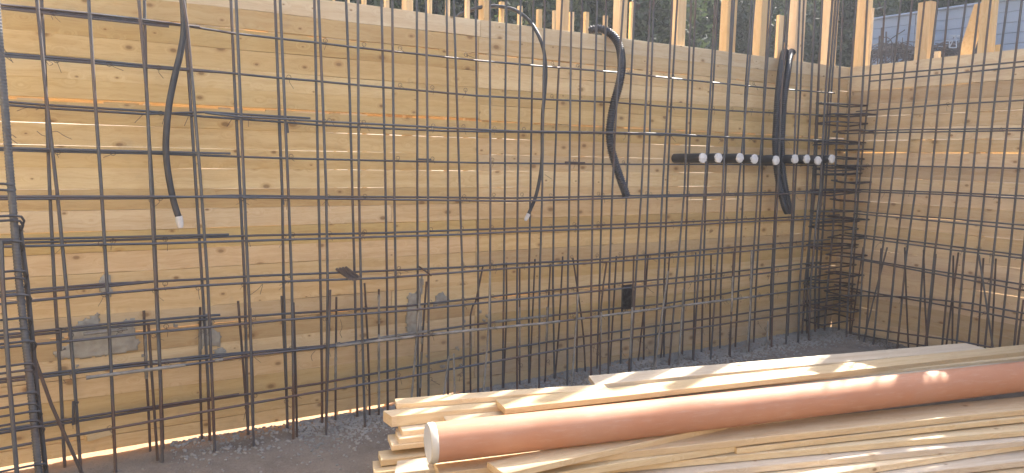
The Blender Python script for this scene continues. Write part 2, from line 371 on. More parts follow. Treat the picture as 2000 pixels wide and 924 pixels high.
# horizontal walers behind (hold the boards together)
# cement splashes on the boards
def splash(px_pts, thick=.0075, yy=0.0, seed=0, ragged=.012):
    P = [onY(x, y, yy) for x, y in px_pts]
    x0 = min(p.x for p in P); x1 = max(p.x for p in P); z0 = min(p.z for p in P); z1 = max(p.z for p in P)
    st = .007; nx = int((x1-x0)/st)+3; nz = int((z1-z0)/st)+3
    poly = [(p.x, p.z) for p in P]
    def sdist(x, z):
        ins = False; dmin = 9
        for i in range(len(poly)):
            ax, az = poly[i]; bx, bz = poly[(i+1) % len(poly)]
            if (az > z) != (bz > z) and x < (bx-ax)*(z-az)/(bz-az)+ax: ins = not ins
            dx, dz = bx-ax, bz-az; tt = max(0, min(1, ((x-ax)*dx+(z-az)*dz)/(dx*dx+dz*dz+1e-9)))
            dmin = min(dmin, math.hypot(x-ax-dx*tt, z-az-dz*tt))
        return dmin if ins else -dmin
    vs = []; ok = {}
    for j in range(nz):
        for i in range(nx):
            x = x0-st+i*st; z = z0-st+j*st
            d = sdist(x, z) + .005 + noise.noise(Vector((x*22, z*22, seed)))*ragged + noise.noise(Vector((x*70, z*70, seed+4)))*ragged*.7
            h = thick*min(1, max(0, d)/.008)*(.65+.5*noise.noise(Vector((x*60, z*60, seed+9))))
            if d > 0: ok[(i, j)] = 1
            vs.append((x, yy-.0022-h, z))
    fs = []
    for j in range(nz-1):
        for i in range(nx-1):
            if all(q in ok for q in ((i, j), (i+1, j), (i, j+1), (i+1, j+1))):
                a = j*nx+i; fs.append((a, a+1, a+nx+1, a+nx))
    me = mesh('cement_splash', vs, fs, True)
    bm = bmesh.new(); bm.from_mesh(me); bmesh.ops.delete(bm, geom=[v for v in bm.verts if not v.link_faces], context='VERTS')
    r = bmesh.ops.extrude_face_region(bm, geom=bm.faces[:])
    for v in r['geom']:
        if isinstance(v, bmesh.types.BMVert): v.co.y = yy+.0005
    bmesh.ops.recalc_face_normals(bm, faces=bm.faces[:]); bm.to_mesh(me); bm.free()
    return link('cement_splash', me, CEMENT, WL)
for i, pts in enumerate([
    [(100, 690), (135, 672), (142, 645), (165, 622), (190, 612), (196, 650), (200, 640), (225, 635), (240, 622), (262, 622), (262, 660), (275, 668), (268, 682), (235, 688), (205, 696), (150, 700), (118, 700)],
    [(388, 640), (392, 616), (410, 612), (416, 640), (428, 650), (434, 668), (430, 676), (398, 676), (388, 700)],
    [(416, 686), (430, 678), (442, 684), (440, 694), (424, 698)],
    [(190, 556), (205, 532), (216, 548), (222, 570), (208, 580), (198, 575)],
    [(792, 640), (795, 585), (800, 572), (818, 572), (822, 600), (826, 640), (822, 655), (800, 660)],
    [(846, 598), (852, 580), (866, 570), (874, 580), (876, 590)],
    [(812, 572), (818, 540), (828, 545), (822, 575)]]):
    splash(pts, seed=i*3)
for k in range(16):   # small splatter drops
    splash([(x+cxp, y+cyp) for cxp, cyp in [(random.choice([random.uniform(110, 480), random.uniform(780, 1000)]), random.uniform(560, 720))] for x, y in ((0, 0), (random.uniform(3, 9), 1), (random.uniform(3, 8), 6), (1, 5))], .002, seed=40+k, ragged=.005)
# right-hand wall
WR = empty('formwork_wall', (CX, 0, 0), 'shorter shuttering wall meeting the long one at the corner, with a wide pale top board, on the right', 'formwork wall')
zb = [2.2, 1.99, 1.88, 1.78, 1.68, 1.58, 1.48, 1.375, 1.275, 1.18, 1.08, .98, .88, .78, .68, .58, .48, .38, .28, .18, .08, -.02, -.11]
gapR = {1.99: .004, 1.78: .004, 1.58: .005, 1.48: .008, 1.375: .005, 1.275: .0035, 1.08: .003, .98: .006, .88: .003, .78: .003, .58: .004}
for i in range(len(zb)-1):
    z1, z0 = zb[i], zb[i+1]; g = gapR.get(z0, .0014)
    L_ = 5.4
    me = board_mesh(L_, z1-z0-g, T, 200+i, bow=.0034 if g < .006 else .0045, n=34)
    mt = WOOD_TOP if i == 0 else (WOOD_DARK if i in (1, 7) else WOOD_RIGHT)
    o = link('plank', me, mt, WR); o.rotation_euler.z = -math.pi/2
    o.location = Vector((random.uniform(0, .002), -.001, z0+g))
    if i == 0: o['label'] = 'wide pale top board'
    elif i == 1: o['label'] = 'darker brown board under the top one'
def rpost(px, wpx, base_y, ytop, name='post', deep=.075, z0=-.13, tilt=0):
    a = onX(px, base_y, CX+T+.004); b = onX(px+wpx, base_y, CX+T+.004)
    z1 = 3.6 if ytop is None else onX(px+wpx/2, ytop, CX+T+.02).z
    wy = abs(b.y-a.y)
    o = post(WR, name, CX+T+.004+deep/2, (a.y+b.y)/2, deep, wy, z0, z1)
    return o
rpost(1666, 20, 126, None); rpost(1785, 25, 110, 6); rpost(1908, 24, 100, None)
rpost(1694, 4, 122, 18, 'stake', .02); rpost(1824, 10, 104, 101, 'stake', .03); rpost(1943, 10, 92, 88, 'stake', .03)
for zj in (2.03, 1.5, .985, .47):
    mb = MB(); mb.quadbox(Vector((T+.145, -2.0, zj)), Vector((.03, 0, 0)), Vector((0, 2.0, 0)), Vector((0, 0, .045))); mb.build('waler', WOOD_POST, WR, False)
# leaning brace between two right-hand posts
a = onX(1886, 106, CX+.14); b = onX(1917, 12, CX+.12)
mb = MB(); d = (b-a); mb.quadbox((a+b)/2, d*.56, Vector((0, .05, 0)), Vector((.012, 0, 0)))
br = mb.build('brace', WOOD_POST, None, False); br.parent = WR; br.matrix_local = Matrix.Translation(-WR.location)
# ------------------------------------------------------------------ rebar meshes
YF, YR = -.225, -.095           # front and rear mat of the long wall
def curve_on(pts, plane, off, ztop=None, zbot=None, ext_left=False):
    fn = onY if plane == 'Y' else onX
    P = [fn(x, y, off) for x, y in pts]
    if ext_left: P.insert(0, P[0] + (P[0]-P[1]).normalized()*1.3)
    if ztop is not None and P[0].z < ztop:
        d = P[0]-P[1]; P.insert(0, P[0] + d*((ztop-P[0].z)/d.z))
    if zbot is not None and P[-1].z > zbot:
        d = P[-1]-P[-2]; P.append(P[-1] + d*((zbot-P[-1].z)/d.z))
    return P
def bar(parent, P, r, mat=STEEL, name='bar', n=6, jit=0):
    mb = MB(); mb.tube(P, r, n); me_o = mb.build(name, mat, None, True, 60)
    if parent:
        me_o.parent = parent; me_o.matrix_local = Matrix.Translation(-parent.location)
    return me_o
MF = empty('rebar_mesh', (0, YF, -.1), 'front layer of tied steel rebar grid standing a hand away from the long board wall', 'rebar mesh')
MR = empty('rebar_mesh', (0, YR, -.1), 'rear layer of tied steel rebar grid close against the boards of the long wall', 'rebar mesh')
VF = [
 [(72,0),(92,205),(111,370),(129,555),(145,740),(158,924)], [(173,0),(185,185),(198,370),(209,555),(218,740),(226,924)],
 [(271,0),(287,185),(295,370),(304,555),(313,740),(317,909)], [(358,0),(366,50),(378,185),(393,370),(406,555),(414,740),(420,895)],
 [(461,0),(469,185),(477,370),(485,555),(493,740),(495,880)], [(547,0),(555,185),(563,370),(570,555),(573,740),(573,863)],
 [(622,0),(630,185),(637,370),(640,555),(638,740),(637,851)], [(699,0),(700,185),(701,370),(705,555),(710,740),(713,838)],
 [(766,0),(768,185),(770,370),(773,555),(774,740)], [(832,0),(834,185),(836,370),(837,555),(837,740)],
 [(886,0),(892,185),(898,370),(904,555),(906,740)], [(957,0),(957,185),(958,370),(957,555),(959,740)],
 [(1017,0),(1014,185),(1011,370),(1010,555),(1010,740)], [(1064,0),(1061,185),(1059,370),(1054,555),(1053,740)],
 [(1116,0),(1114,185),(1112,370),(1109,555),(1108,740)], [(1166,0),(1162,185),(1158,370),(1155,555),(1154,740)],
 [(1218,0),(1205,185),(1196,370),(1190,555),(1188,740)], [(1270,0),(1262,185),(1253,370),(1241,555),(1231,729)],
 [(1313,0),(1305,185),(1294,370),(1285,555),(1278,720)], [(1350,0),(1343,185),(1337,370),(1329,460),(1320,555),(1307,713)],
 [(1397,0),(1387,185),(1376,370),(1363,555),(1354,706)], [(1430,0),(1421,185),(1411,370),(1398,555),(1388,699)],
 [(1474,0),(1459,185),(1442,370),(1432,555),(1424,693)], [(1508,0),(1494,185),(1480,370),(1468,555),(1462,687)],
 [(1542,0),(1526,185),(1519,370),(1510,555),(1507,666)], [(1562,0),(1555,185),(1549,370),(1540,555),(1535,675)]]
VR = [
 [(81,0),(90,185),(97,370),(106,555),(118,740),(127,924)], [(282,0),(286,185),(298,370),(306,555),(314,740),(319,890)],
 [(353,0),(363,80),(371,185),(383,370),(395,555),(406,740),(411,890)], [(451,0),(459,185),(469,370),(478,555),(482,740),(485,865)],
 [(537,0),(544,185),(551,370),(554,555),(559,740),(562,857)], [(614,0),(618,185),(622,370),(626,555),(629,740),(629,837)],
 [(676,0),(683,185),(688,370),(693,555),(697,740),(698,822)], [(745,0),(749,185),(753,370),(756,555),(757,740)],
 [(814,0),(815,185),(815,370),(816,555),(816,740)], [(872,0),(875,185),(875,370),(875,555),(875,740)],
 [(929,0),(931,185),(933,370),(934,555),(934,740)], [(989,0),(987,185),(986,370),(984,555),(982,740)],
 [(1042,0),(1039,185),(1036,370),(1033,555),(1033,740)], [(1098,0),(1089,185),(1082,370),(1080,555),(1083,740)],
 [(1137,0),(1133,185),(1130,370),(1128,555),(1126,740)], [(1184,0),(1180,185),(1176,370),(1171,555),(1166,725)],
 [(1240,0),(1231,185),(1224,370),(1216,555),(1212,718)], [(1277,0),(1271,185),(1266,370),(1259,555),(1257,711)],
 [(1323,0),(1312,185),(1303,370),(1297,555),(1297,707)], [(1359,0),(1351,185),(1343,370),(1337,555),(1332,701)],
 [(1402,0),(1392,185),(1379,370),(1373,555),(1370,693)], [(1434,0),(1424,185),(1416,370),(1408,555),(1406,686)],
 [(1468,0),(1455,185),(1452,370),(1443,555),(1436,677)], [(1502,0),(1492,185),(1487,370),(1477,555),(1472,672)],
 [(1536,0),(1523,185),(1516,370),(1506,555),(1504,666)], [(1570,0),(1563,185),(1553,370),(1543,555),(1538,672)]]
for c_ in VF: bar(MF, curve_on(c_, 'Y', YF, 2.8, -.14), .0072, name='vertical_bar')
for c_ in VR: bar(MR, curve_on(c_, 'Y', YR, 2.8, -.14), .0072, name='vertical_bar')
for q in (-1.45, -1.2, -.95, -.72): bar(MF, [Vector((q, YF, -.14)), Vector((q-.01, YF, 3))], .0072, name='vertical_bar'); bar(MR, [Vector((q+.02, YR, -.14)), Vector((q, YR, 3))], .0072, name='vertical_bar')
HF = [   # (points, radius, mat, extend left)
 ([(400,220),(465,228),(545,232),(620,237),(700,241),(800,246),(870,250),(1000,256),(1190,259),(1300,261),(1400,267),(1500,271),(1640,275)], 0),
 ([(0,384),(300,384),(500,386),(700,389),(1000,393),(1150,389),(1300,384),(1400,382),(1500,380),(1600,376)], 1),
 ([(0,482),(180,478),(300,476),(500,470),(700,464),(900,458),(1000,453),(1300,442),(1500,431),(1640,427)], 1),
 ([(0,594),(210,573),(390,558),(500,552),(750,543),(1000,524),(1150,514),(1350,500),(1500,487),(1600,478)], 1),
 ([(0,679),(160,664),(310,648),(400,640),(554,625),(800,606),(1000,586),(1200,565),(1350,550),(1500,533),(1620,518)], 1),
 ([(168,738),(400,708),(500,693),(656,676),(800,658),(952,642),(1060,632),(1200,614),(1356,594),(1476,579),(1600,561)], 0),
 ([(0,877),(148,850),(400,804),(600,769),(780,739),(1000,700),(1200,665),(1400,635),(1540,614),(1620,603)], 1)]
HR = [
 ([(0,15),(80,22),(180,32),(275,42),(360,50),(455,65),(540,75),(615,83),(680,91),(800,104),(930,118),(1065,130),(1200,141),(1350,157),(1500,172),(1630,182)], 1),
 ([(0,104),(180,118),(275,127),(400,138),(540,152),(615,158),(685,165),(800,175),(930,187),(1060,194),(1200,200),(1310,209),(1420,216),(1600,225),(1640,228)], 1),
 ([(0,198),(85,205),(285,217),(400,228),(545,238),(620,244),(750,251),(870,256),(1000,258),(1200,261),(1300,264),(1450,270),(1600,276)], 1),
 ([(0,293),(100,296),(300,300),(545,309),(750,314),(930,318),(1200,321),(1400,321),(1640,324)], 1),
 ([(452,382),(600,384),(800,385),(1000,387),(1250,382),(1400,379),(1500,376),(1630,372)], 0),
 ([(0,475),(200,470),(447,462),(500,460),(750,455),(1000,446),(1300,435),(1500,426),(1640,420)], 1),
 ([(0,571),(200,555),(400,545),(500,539),(750,529),(900,522),(1000,515),(1150,508),(1350,490),(1500,477),(1620,468)], 1),
 ([(0,661),(200,640),(400,624),(556,613),(800,597),(1000,575),(1180,556),(1350,540),(1500,523),(1600,512)], 1),
 ([(0,741),(216,715),(400,695),(574,681),(656,673),(800,652),(920,635),(1000,625),(1200,603),(1300,593),(1400,577),(1500,557),(1600,545)], 1),
 ([(0,846),(220,812),(467,772),(500,768),(628,748),(836,711),(1000,679),(1200,648),(1400,620),(1560,597),(1610,590)], 1)]
for c_, e in HF: bar(MF, curve_on(c_, 'Y', YF-.0135, ext_left=e), .0062, name='horizontal_bar')
for c_, e in HR: bar(MR, curve_on(c_, 'Y', YR-.0135, ext_left=e), .0062, name='horizontal_bar')
# lapped second bars at the left
LAPR = [([(0,9),(80,17),(180,27),(275,38),(391,53)]), ([(0,109),(180,123),(275,131),(440,142)]), ([(0,204),(85,211),(285,223),(400,219),(606,231)]), ([(0,289),(200,294),(450,300)]),
        ([(0,389),(300,387),(452,382)]), ([(0,468),(200,464),(447,458)]), ([(0,577),(200,560),(290,551)]), ([(0,655),(200,634),(370,619),(430,615)]), ([(0,747),(216,720),(400,700),(500,688),(600,678)]),
        ([(0,840),(220,806),(467,770)]), ([(815,311),(842,312)]), ([(1104,317),(1142,318)]), ([(0,16),(180,36),(330,52)])]
for c_ in LAPR: bar(MR, curve_on(c_, 'Y', YR-.016, ext_left=c_[0][0] == 0), .0062, name='lapped_bar')
for c_ in ([(545,240),(551,370),(553,400)], [(560,240),(562,260)]): bar(MR, curve_on(c_, 'Y', YR-.002), .0072, name='lapped_bar')
# dried cement on the low bars
def coat(parent, pts, off, r=.0092, breaks=.3, name='cement_crust'):
    P = resample([Vector(p) for p in curve_on(pts, 'Y', off)], .012); out = []
    cur = []
    for i, p in enumerate(P):
        keep = noise.noise(Vector((p.x*6, p.z*6, off*9))) > -breaks
        if keep: cur.append(p)
        if (not keep or i == len(P)-1) and len(cur) > 1:
            C_ = cur; mb = MB(); mb.tube(C_, lambda i, C_=C_: r*(.82+.45*abs(noise.noise(C_[min(i, len(C_)-1)]*40))), 6); cur = []
            o = mb.build(name, CEM_COAT, None, True, 0); out.append(o)
            if parent: o.parent = parent; o.matrix_local = Matrix.Translation(-parent.location)
        elif not keep: cur = []
    return out
coat(MF, [(168,738),(400,708),(440,701)], YF-.0135)
coat(MF, [(656,676),(800,658),(952,642),(1060,632),(1200,614),(1356,594),(1476,579)], YF-.0135, breaks=.45)
coat(MR, [(656,672),(800,652),(920,635),(1000,625),(1080,616)], YR-.0135, breaks=.1)
coat(MR, [(216,716),(400,697)], YR-.0135, breaks=.05)
coat(MR, [(145,655),(330,632)], YR-.0135, breaks=-.02)
# tie wires: small twisted ends at the crossings
def wires(parent, off, plane, cells, seed):
    rnd = random.Random(seed); mb = MB()
    for (x, z) in cells:
        p = Vector((x, off-.02, z)) if plane == 'Y' else Vector((off-.02, x, z))
        for q in range(rnd.choice((1, 1, 2))):
            a = rnd.uniform(-2.6, -.5); L_ = rnd.uniform(.02, .06)
            al = Vector((1, 0, 0)) if plane == 'Y' else Vector((0, 1, 0)); outv = Vector((0, -1, 0)) if plane == 'Y' else Vector((-1, 0, 0))
            d = al*math.cos(a)+Vector((0, 0, 1))*math.sin(a)+outv*rnd.uniform(.1, .7)
            m_ = p + d*L_*.5 + outv*.006; mb.tube([p, m_, p+d*L_+al*rnd.uniform(-.02, .02)], .0011, 4)
        c0 = p+Vector((0, 0, 0)); pts = []
        for k in range(9):
            an = k/8*2*math.pi; al = Vector((1, 0, 0)) if plane == 'Y' else Vector((0, 1, 0))
            pts.append(c0 + (al*math.cos(an)+Vector((0, 0, 1))*math.sin(an))*.011)
        mb.tube(pts, .0013, 4)
    o = mb.build('tie_wires', WIRE, None, False); o['kind'] = 'stuff'
    o.parent = parent; o.matrix_local = Matrix.Translation(-parent.location)
rz = random.Random(3)
zs_r = (1.97, 1.77, 1.56, 1.37, 1.16, .965, .75, .54, .36, .13)
wires(MR, YR, 'Y', [(-.1+.2*i+rz.uniform(-.01, .01), z) for i in range(29) for z in zs_r if rz.random() < .55], 5)
wires(MF, YF, 'Y', [(.04+.2*i+rz.uniform(-.01, .01), z) for i in range(28) for z in (1.55, 1.16, .97, .74, .53, .39, .12) if rz.random() < .45], 6)
# longer loose wire curls
mb = MB()
for pts in ([(72,256),(82,264),(90,266)], [(100,258),(112,257),(125,265),(140,272)], [(33,217),(50,211),(80,208)], [(70,215),(85,208)], [(263,240),(280,223)], [(317,243),(322,224)], [(360,246),(368,228)], [(443,248),(452,234)],
            [(90,120),(97,128),(103,124),(93,118)], [(489,576),(505,564),(513,555),(508,575)], [(610,705),(608,695),(616,685)], [(665,624),(668,640),(664,650),(668,660)], [(1064,341),(1078,350)], [(1545,395),(1555,335),(1557,325)], [(1553,378),(1560,390),(1570,392)],
            [(124,742),(128,748),(121,748)], [(77,790),(80,815),(73,816)]):
    mb.tube(smoothline([onY(x, y, YF-.03) for x, y in pts], 4), .0012, 4)
o = mb.build('loose_wires', WIRE, None, False); o['kind'] = 'stuff'; o.parent = MF; o.matrix_local = Matrix.Translation(-MF.location)
# right wall mats
XF, XR = CX-.215, CX-.095
MA = empty('rebar_mesh', (XF, -.6, -.1), 'inner layer of tied rebar grid in front of the right-hand board wall', 'rebar mesh')
MB2 = empty('rebar_mesh', (XR, -.6, -.1), 'outer layer of tied rebar grid close to the boards of the right-hand wall', 'rebar mesh')
RV = [[(1703,100),(1696,185),(1677,370),(1668,500),(1660,640)], [(1729,0),(1717,185),(1699,370),(1686,500),(1677,664)], [(1760,0),(1739,185),(1719,370),(1703,500),(1690,670)],
 [(1782,0),(1762,185),(1740,370),(1722,500),(1706,670)], [(1806,0),(1786,185),(1766,370),(1749,500),(1732,674)], [(1832,0),(1810,185),(1788,370),(1770,500),(1753,674)],
 [(1853,0),(1835,185),(1817,370),(1804,500),(1792,672)], [(1887,0),(1863,185),(1842,370),(1825,500),(1808,670)], [(1913,0),(1892,185),(1871,370),(1856,500),(1841,666)],
 [(1935,0),(1915,185),(1897,370),(1883,500),(1869,662)], [(1968,0),(1944,185),(1924,370),(1910,500),(1893,660)], [(1996,0),(1974,185),(1954,370),(1940,500),(1924,674)],
 [(2020,40),(2003,185),(1985,370),(1972,500),(1953,674)], [(2048,0),(2030,185),(2012,370),(1998,500),(1981,674)], [(2080,0),(2060,185),(2040,370),(2025,500),(2005,674)], [(2112,0),(2092,185),(2072,370),(2056,500),(2036,674)], [(2145,0),(2126,185),(2106,370),(2090,500),(2068,674)]]
for i, c_ in enumerate(RV):
    fr = i % 2 == 1
    bar(MA if fr else MB2, curve_on(c_, 'X', XF if fr else XR, None if i in (0,) else 2.78, -.12), .0072, name='vertical_bar')
RHF = [[(1640,152),(1819,137),(2000,120),(2150,106)], [(1646,256),(1800,253),(2000,251),(2150,250)], [(1669,374),(1850,380),(2000,388),(2150,396)], [(1669,417),(1850,434),(2000,448),(2150,462)],
       [(1640,458),(1700,467),(1850,487),(2000,505),(2150,522)], [(1666,505),(1774,525),(2000,567),(2150,594)], [(1616,576),(1776,580),(1900,593),(2000,612),(2150,640)], [(1667,638),(1774,653),(1860,664),(2000,690),(2150,712)]]
RHR = [[(1697,159),(1850,145),(2000,130),(2150,116)], [(1672,218),(1800,208),(1849,204),(2000,196),(2150,188)], [(1640,261),(1800,258),(2000,255),(2150,252)], [(1660,323),(1800,325),(2000,329),(2150,333)], [(1640,369),(1850,376),(2000,383),(2150,390)],
       [(1620,409),(1850,427),(2000,440),(2150,453)], [(1650,455),(1850,480),(2000,499),(2150,516)], [(1640,499),(1800,525),(2000,556),(2150,580)], [(1630,556),(1716,574),(1820,592),(2000,626),(2150,650)], [(1612,644),(1772,670),(1900,690),(2100,722)]]
def longer(P): return P+[P[-1]+(P[-1]-P[-2]).normalized()*2.2]
for q in range(11): bar(MA if q % 2 else MB2, [Vector((XF if q % 2 else XR, -1.78-.2*q*.55, -.14)), Vector((XF if q % 2 else XR, -1.76-.2*q*.55, 2.78))], .0072, name='vertical_bar')
for c_ in RHF: bar(MA, longer(curve_on(c_, 'X', XF-.0135)), .0062, name='horizontal_bar')
for c_ in RHR: bar(MB2, longer(curve_on(c_, 'X', XR-.0135)), .0062, name='horizontal_bar')
wires(MA, XF, 'X', [(-.35-.2*i+rz.uniform(-.01, .01), z) for i in range(12) for z in (2.08, 1.64, 1.18, .97, .78, .6, .37) if rz.random() < .4], 9)
wires(MB2, XR, 'X', [(-.3-.2*i+rz.uniform(-.01, .01), z) for i in range(12) for z in (1.84, 1.38, .99, .79, .59, .35) if rz.random() < .4], 10)
# corner cage
CG = empty('rebar_cage', (CX-.3, -.2, -.06), 'dense corner column cage of verticals and stirrups where the two board walls meet', 'rebar cage')
for pts, plane, off in ([[(1592,0),(1584,185),(1576,370),(1571,435),(1562,555),(1559,661)], 'Y', YF-.01], [[(1606,0),(1597,185),(1587,370),(1583,435),(1577,555),(1576,667)], 'Y', YR],
     [[(1626,0),(1612,185),(1602,370),(1594,435),(1583,555),(1580,660)], 'Y', YF-.01], [[(1632,0),(1618,185),(1606,370),(1599,435),(1592,555),(1592,655)], 'Y', YR],
     [[(1637,0),(1623,185),(1612,370),(1608,435),(1600,555),(1598,655)], 'X', XF], [[(1647,0),(1638,185),(1630,370),(1628,435),(1617,555),(1609,660)], 'X', XF],
     [[(1672,0),(1660,185),(1650,370),(1647,435),(1641,555),(1638,650)], 'X', XR], [[(1694,0),(1684,185),(1672,370),(1668,435),(1658,555),(1653,656)], 'X', XF],
     [[(1600,120),(1592,370),(1572,555),(1566,664)], 'Y', YR+.01]):
    bar(CG, curve_on(pts, plane, off, 2.85 if pts[0][1] == 0 else None, -.1), .0085, name='vertical_bar')
rs = random.Random(11)
def stirrup(z, x0, x1, y0, y1, tilt=0):
    """closed link in plan, corners slightly rounded, a little out of level"""
    pts = []
    for (x, y) in ((x0, y1), (x1, y1), (x1, y0), (x0, y0)):
        pts.append(Vector((x+rs.uniform(-.012, .012), y+rs.uniform(-.012, .012), z+rs.uniform(-.012, .012)+tilt*(x-x0))))
    loop = []
    for i in range(4):
        p, a, b = pts[i], pts[i-1], pts[(i+1) % 4]
        loop += [p+(a-p).normalized()*.02, p+((a-p).normalized()+(b-p).normalized())*.005, p+(b-p).normalized()*.02]
    loop.append(loop[0]); loop.append(loop[0]+Vector((.03, -.02, .005)))
    return bar(CG, loop, .0066, STEEL_STIR, 'stirrup', 5)
zz = 1.86; k = 0
while zz > .03:
    if k % 2 == 0: stirrup(zz, CX-.50, CX-.07, YF-.03, -.07)
    else: stirrup(zz, CX-.245, CX-.07, -.33, -.07)
    if k % 3 == 1: stirrup(zz-.03, CX-.50, CX-.07, YF-.03, -.07, .03)
    zz -= .072+rs.uniform(-.012, .015); k += 1
# left ribbed column bar with its links
CB = empty('rebar_column', (-.35, -.6, -.1), 'thick ribbed column bar with hooked link ends rising at the far left edge', 'rebar column')
YC = -.62
def ribbed(pts, r, pitch=.012):
    P = resample(smoothline(pts, 6), pitch/4); mb = MB()
    vsn = len(P); n = 10
    base = len(mb.v)
    mb.tube(P, r, n)
    for i in range(vsn):
        for k2 in range(n):
            ph = (i/4 + k2/n) % 1.0
            f = 1.0 + (.13 if ph < .4 else 0)
            v = mb.v[i*n+k2]; mb.v[i*n+k2] = P[i] + (v-P[i])*f
    return mb
p_ = [onY(x, y, YC) for x, y in ((1,110),(10,215),(21,355),(38,555),(58,740),(76,924))]
p_.insert(0, p_[0]+(p_[0]-p_[1])*1.3); p_.insert(0, p_[0]+(p_[1]-p_[2])*2.5) if 0 else None; p_.append(p_[-1]+(p_[-1]-p_[-2])*.4)
o = ribbed(p_, .0125).build('ribbed_bar', STEEL, None, True, 0); o.parent = CB; o.matrix_local = Matrix.Translation(-CB.location)
p2 = [onY(x, y, YC+.03) for x, y in ((38,440),(53,555),(70,740),(90,924))]; p2.append(p2[-1]+(p2[-1]-p2[-2])*.4)
bar(CB, p2, .009, STEEL_STIR, 'vertical_bar', 8)
p3 = [onY(x, y, YC-.02) for x, y in ((2,470),(5,555),(18,740),(33,924))]; p3.append(p3[-1]+(p3[-1]-p3[-2])*.4)
bar(CB, p3, .008, STEEL, 'vertical_bar', 6)
for (x, y) in ((20,359),(20,371),(38,421),(36,430),(38,470),(45,528),(43,542),(52,575),(54,620),(48,641),(62,665),(60,709),(58,722),(67,765),(66,787),(73,802),(70,820),(78,832),(84,905)):
    q = onY(x, y, YC-.015); r_ = [q+Vector((-1.0, -.03, -.03 if y > 400 else .01)), q+Vector((-.02, 0, 0)), q+Vector((.005, .004, -.004)), q+Vector((.012, .02, -.022)), q+Vector((.004, .03, -.045))]
    bar(CB, r_, .0048, STEEL_STIR, 'link_bar', 5)
bar(CB, [onY(59, 675, YC+.2), onY(100, 790, YC+.2), onY(158, 920, YC+.2), onY(165, 936, YC+.2)], .007, STEEL_RUST, 'diagonal_bar', 6)
for (x, y) in ((5,92),(3,100),(12,250),(15,262),(28,430)):   # frayed tie wires on it
    q = onY(x, y, YC-.02); bar(CB, [q, q+Vector((.012, -.01, -.02)), q+Vector((.03, -.01, -.035-.01*(x % 3)))], .0014, WIRE, 'tie_wire', 4)
for (x, y) in ((118, 668), (143, 812)):   # short hooked pieces beside the second vertical
    q = onY(x, y-28, YF-.02); r_ = onY(x, y+18, YF-.02); bar(MF, [q+Vector((.02, 0, -.01)), q, r_, r_+Vector((.02, 0, .01))], .006, STEEL_STIR, 'hook_bar', 5)
# ------------------------------------------------------------------ starter bars: each one alone
G_ST = 'starter bars sticking up out of the ground in front of the boards'
def starter(pts, plane, off, look, label, crust=None, r=.0062):
    P = curve_on(pts, plane, off); d = P[-1]-P[-2]
    gz = groundz(P[-1].x, P[-1].y)-.03
    if P[-1].z > gz and abs(d.z) > 1e-4: P.append(P[-1] + d*((gz-P[-1].z)/d.z)) if P[-1].z-gz < .35 else P.append(Vector((P[-1].x, P[-1].y, gz)))
    mt = {'rusty': STEEL_RUST, 'dark': STEEL, 'cement': CEM_COAT}[look]
    base = P[-1].copy(); mb = MB()
    Q = smoothline(P, 2)
    if look == 'cement':
        Q = resample(Q, .03); mb.tube(Q, lambda i: r*(1.02+.35*abs(noise.noise(Q[min(i, len(Q)-1)]*30))), 6)
    else: mb.tube(Q, r, 6)
    o = mb.build('starter_bar', mt, None, True, 60, loc=base)
    tag(o, label, 'starter bar', G_ST)
    if crust:
        for c0 in coat(None, crust, off-.001, r*1.28, .25): c0.parent = o; c0.matrix_local = Matrix.Translation(-base)
    return o
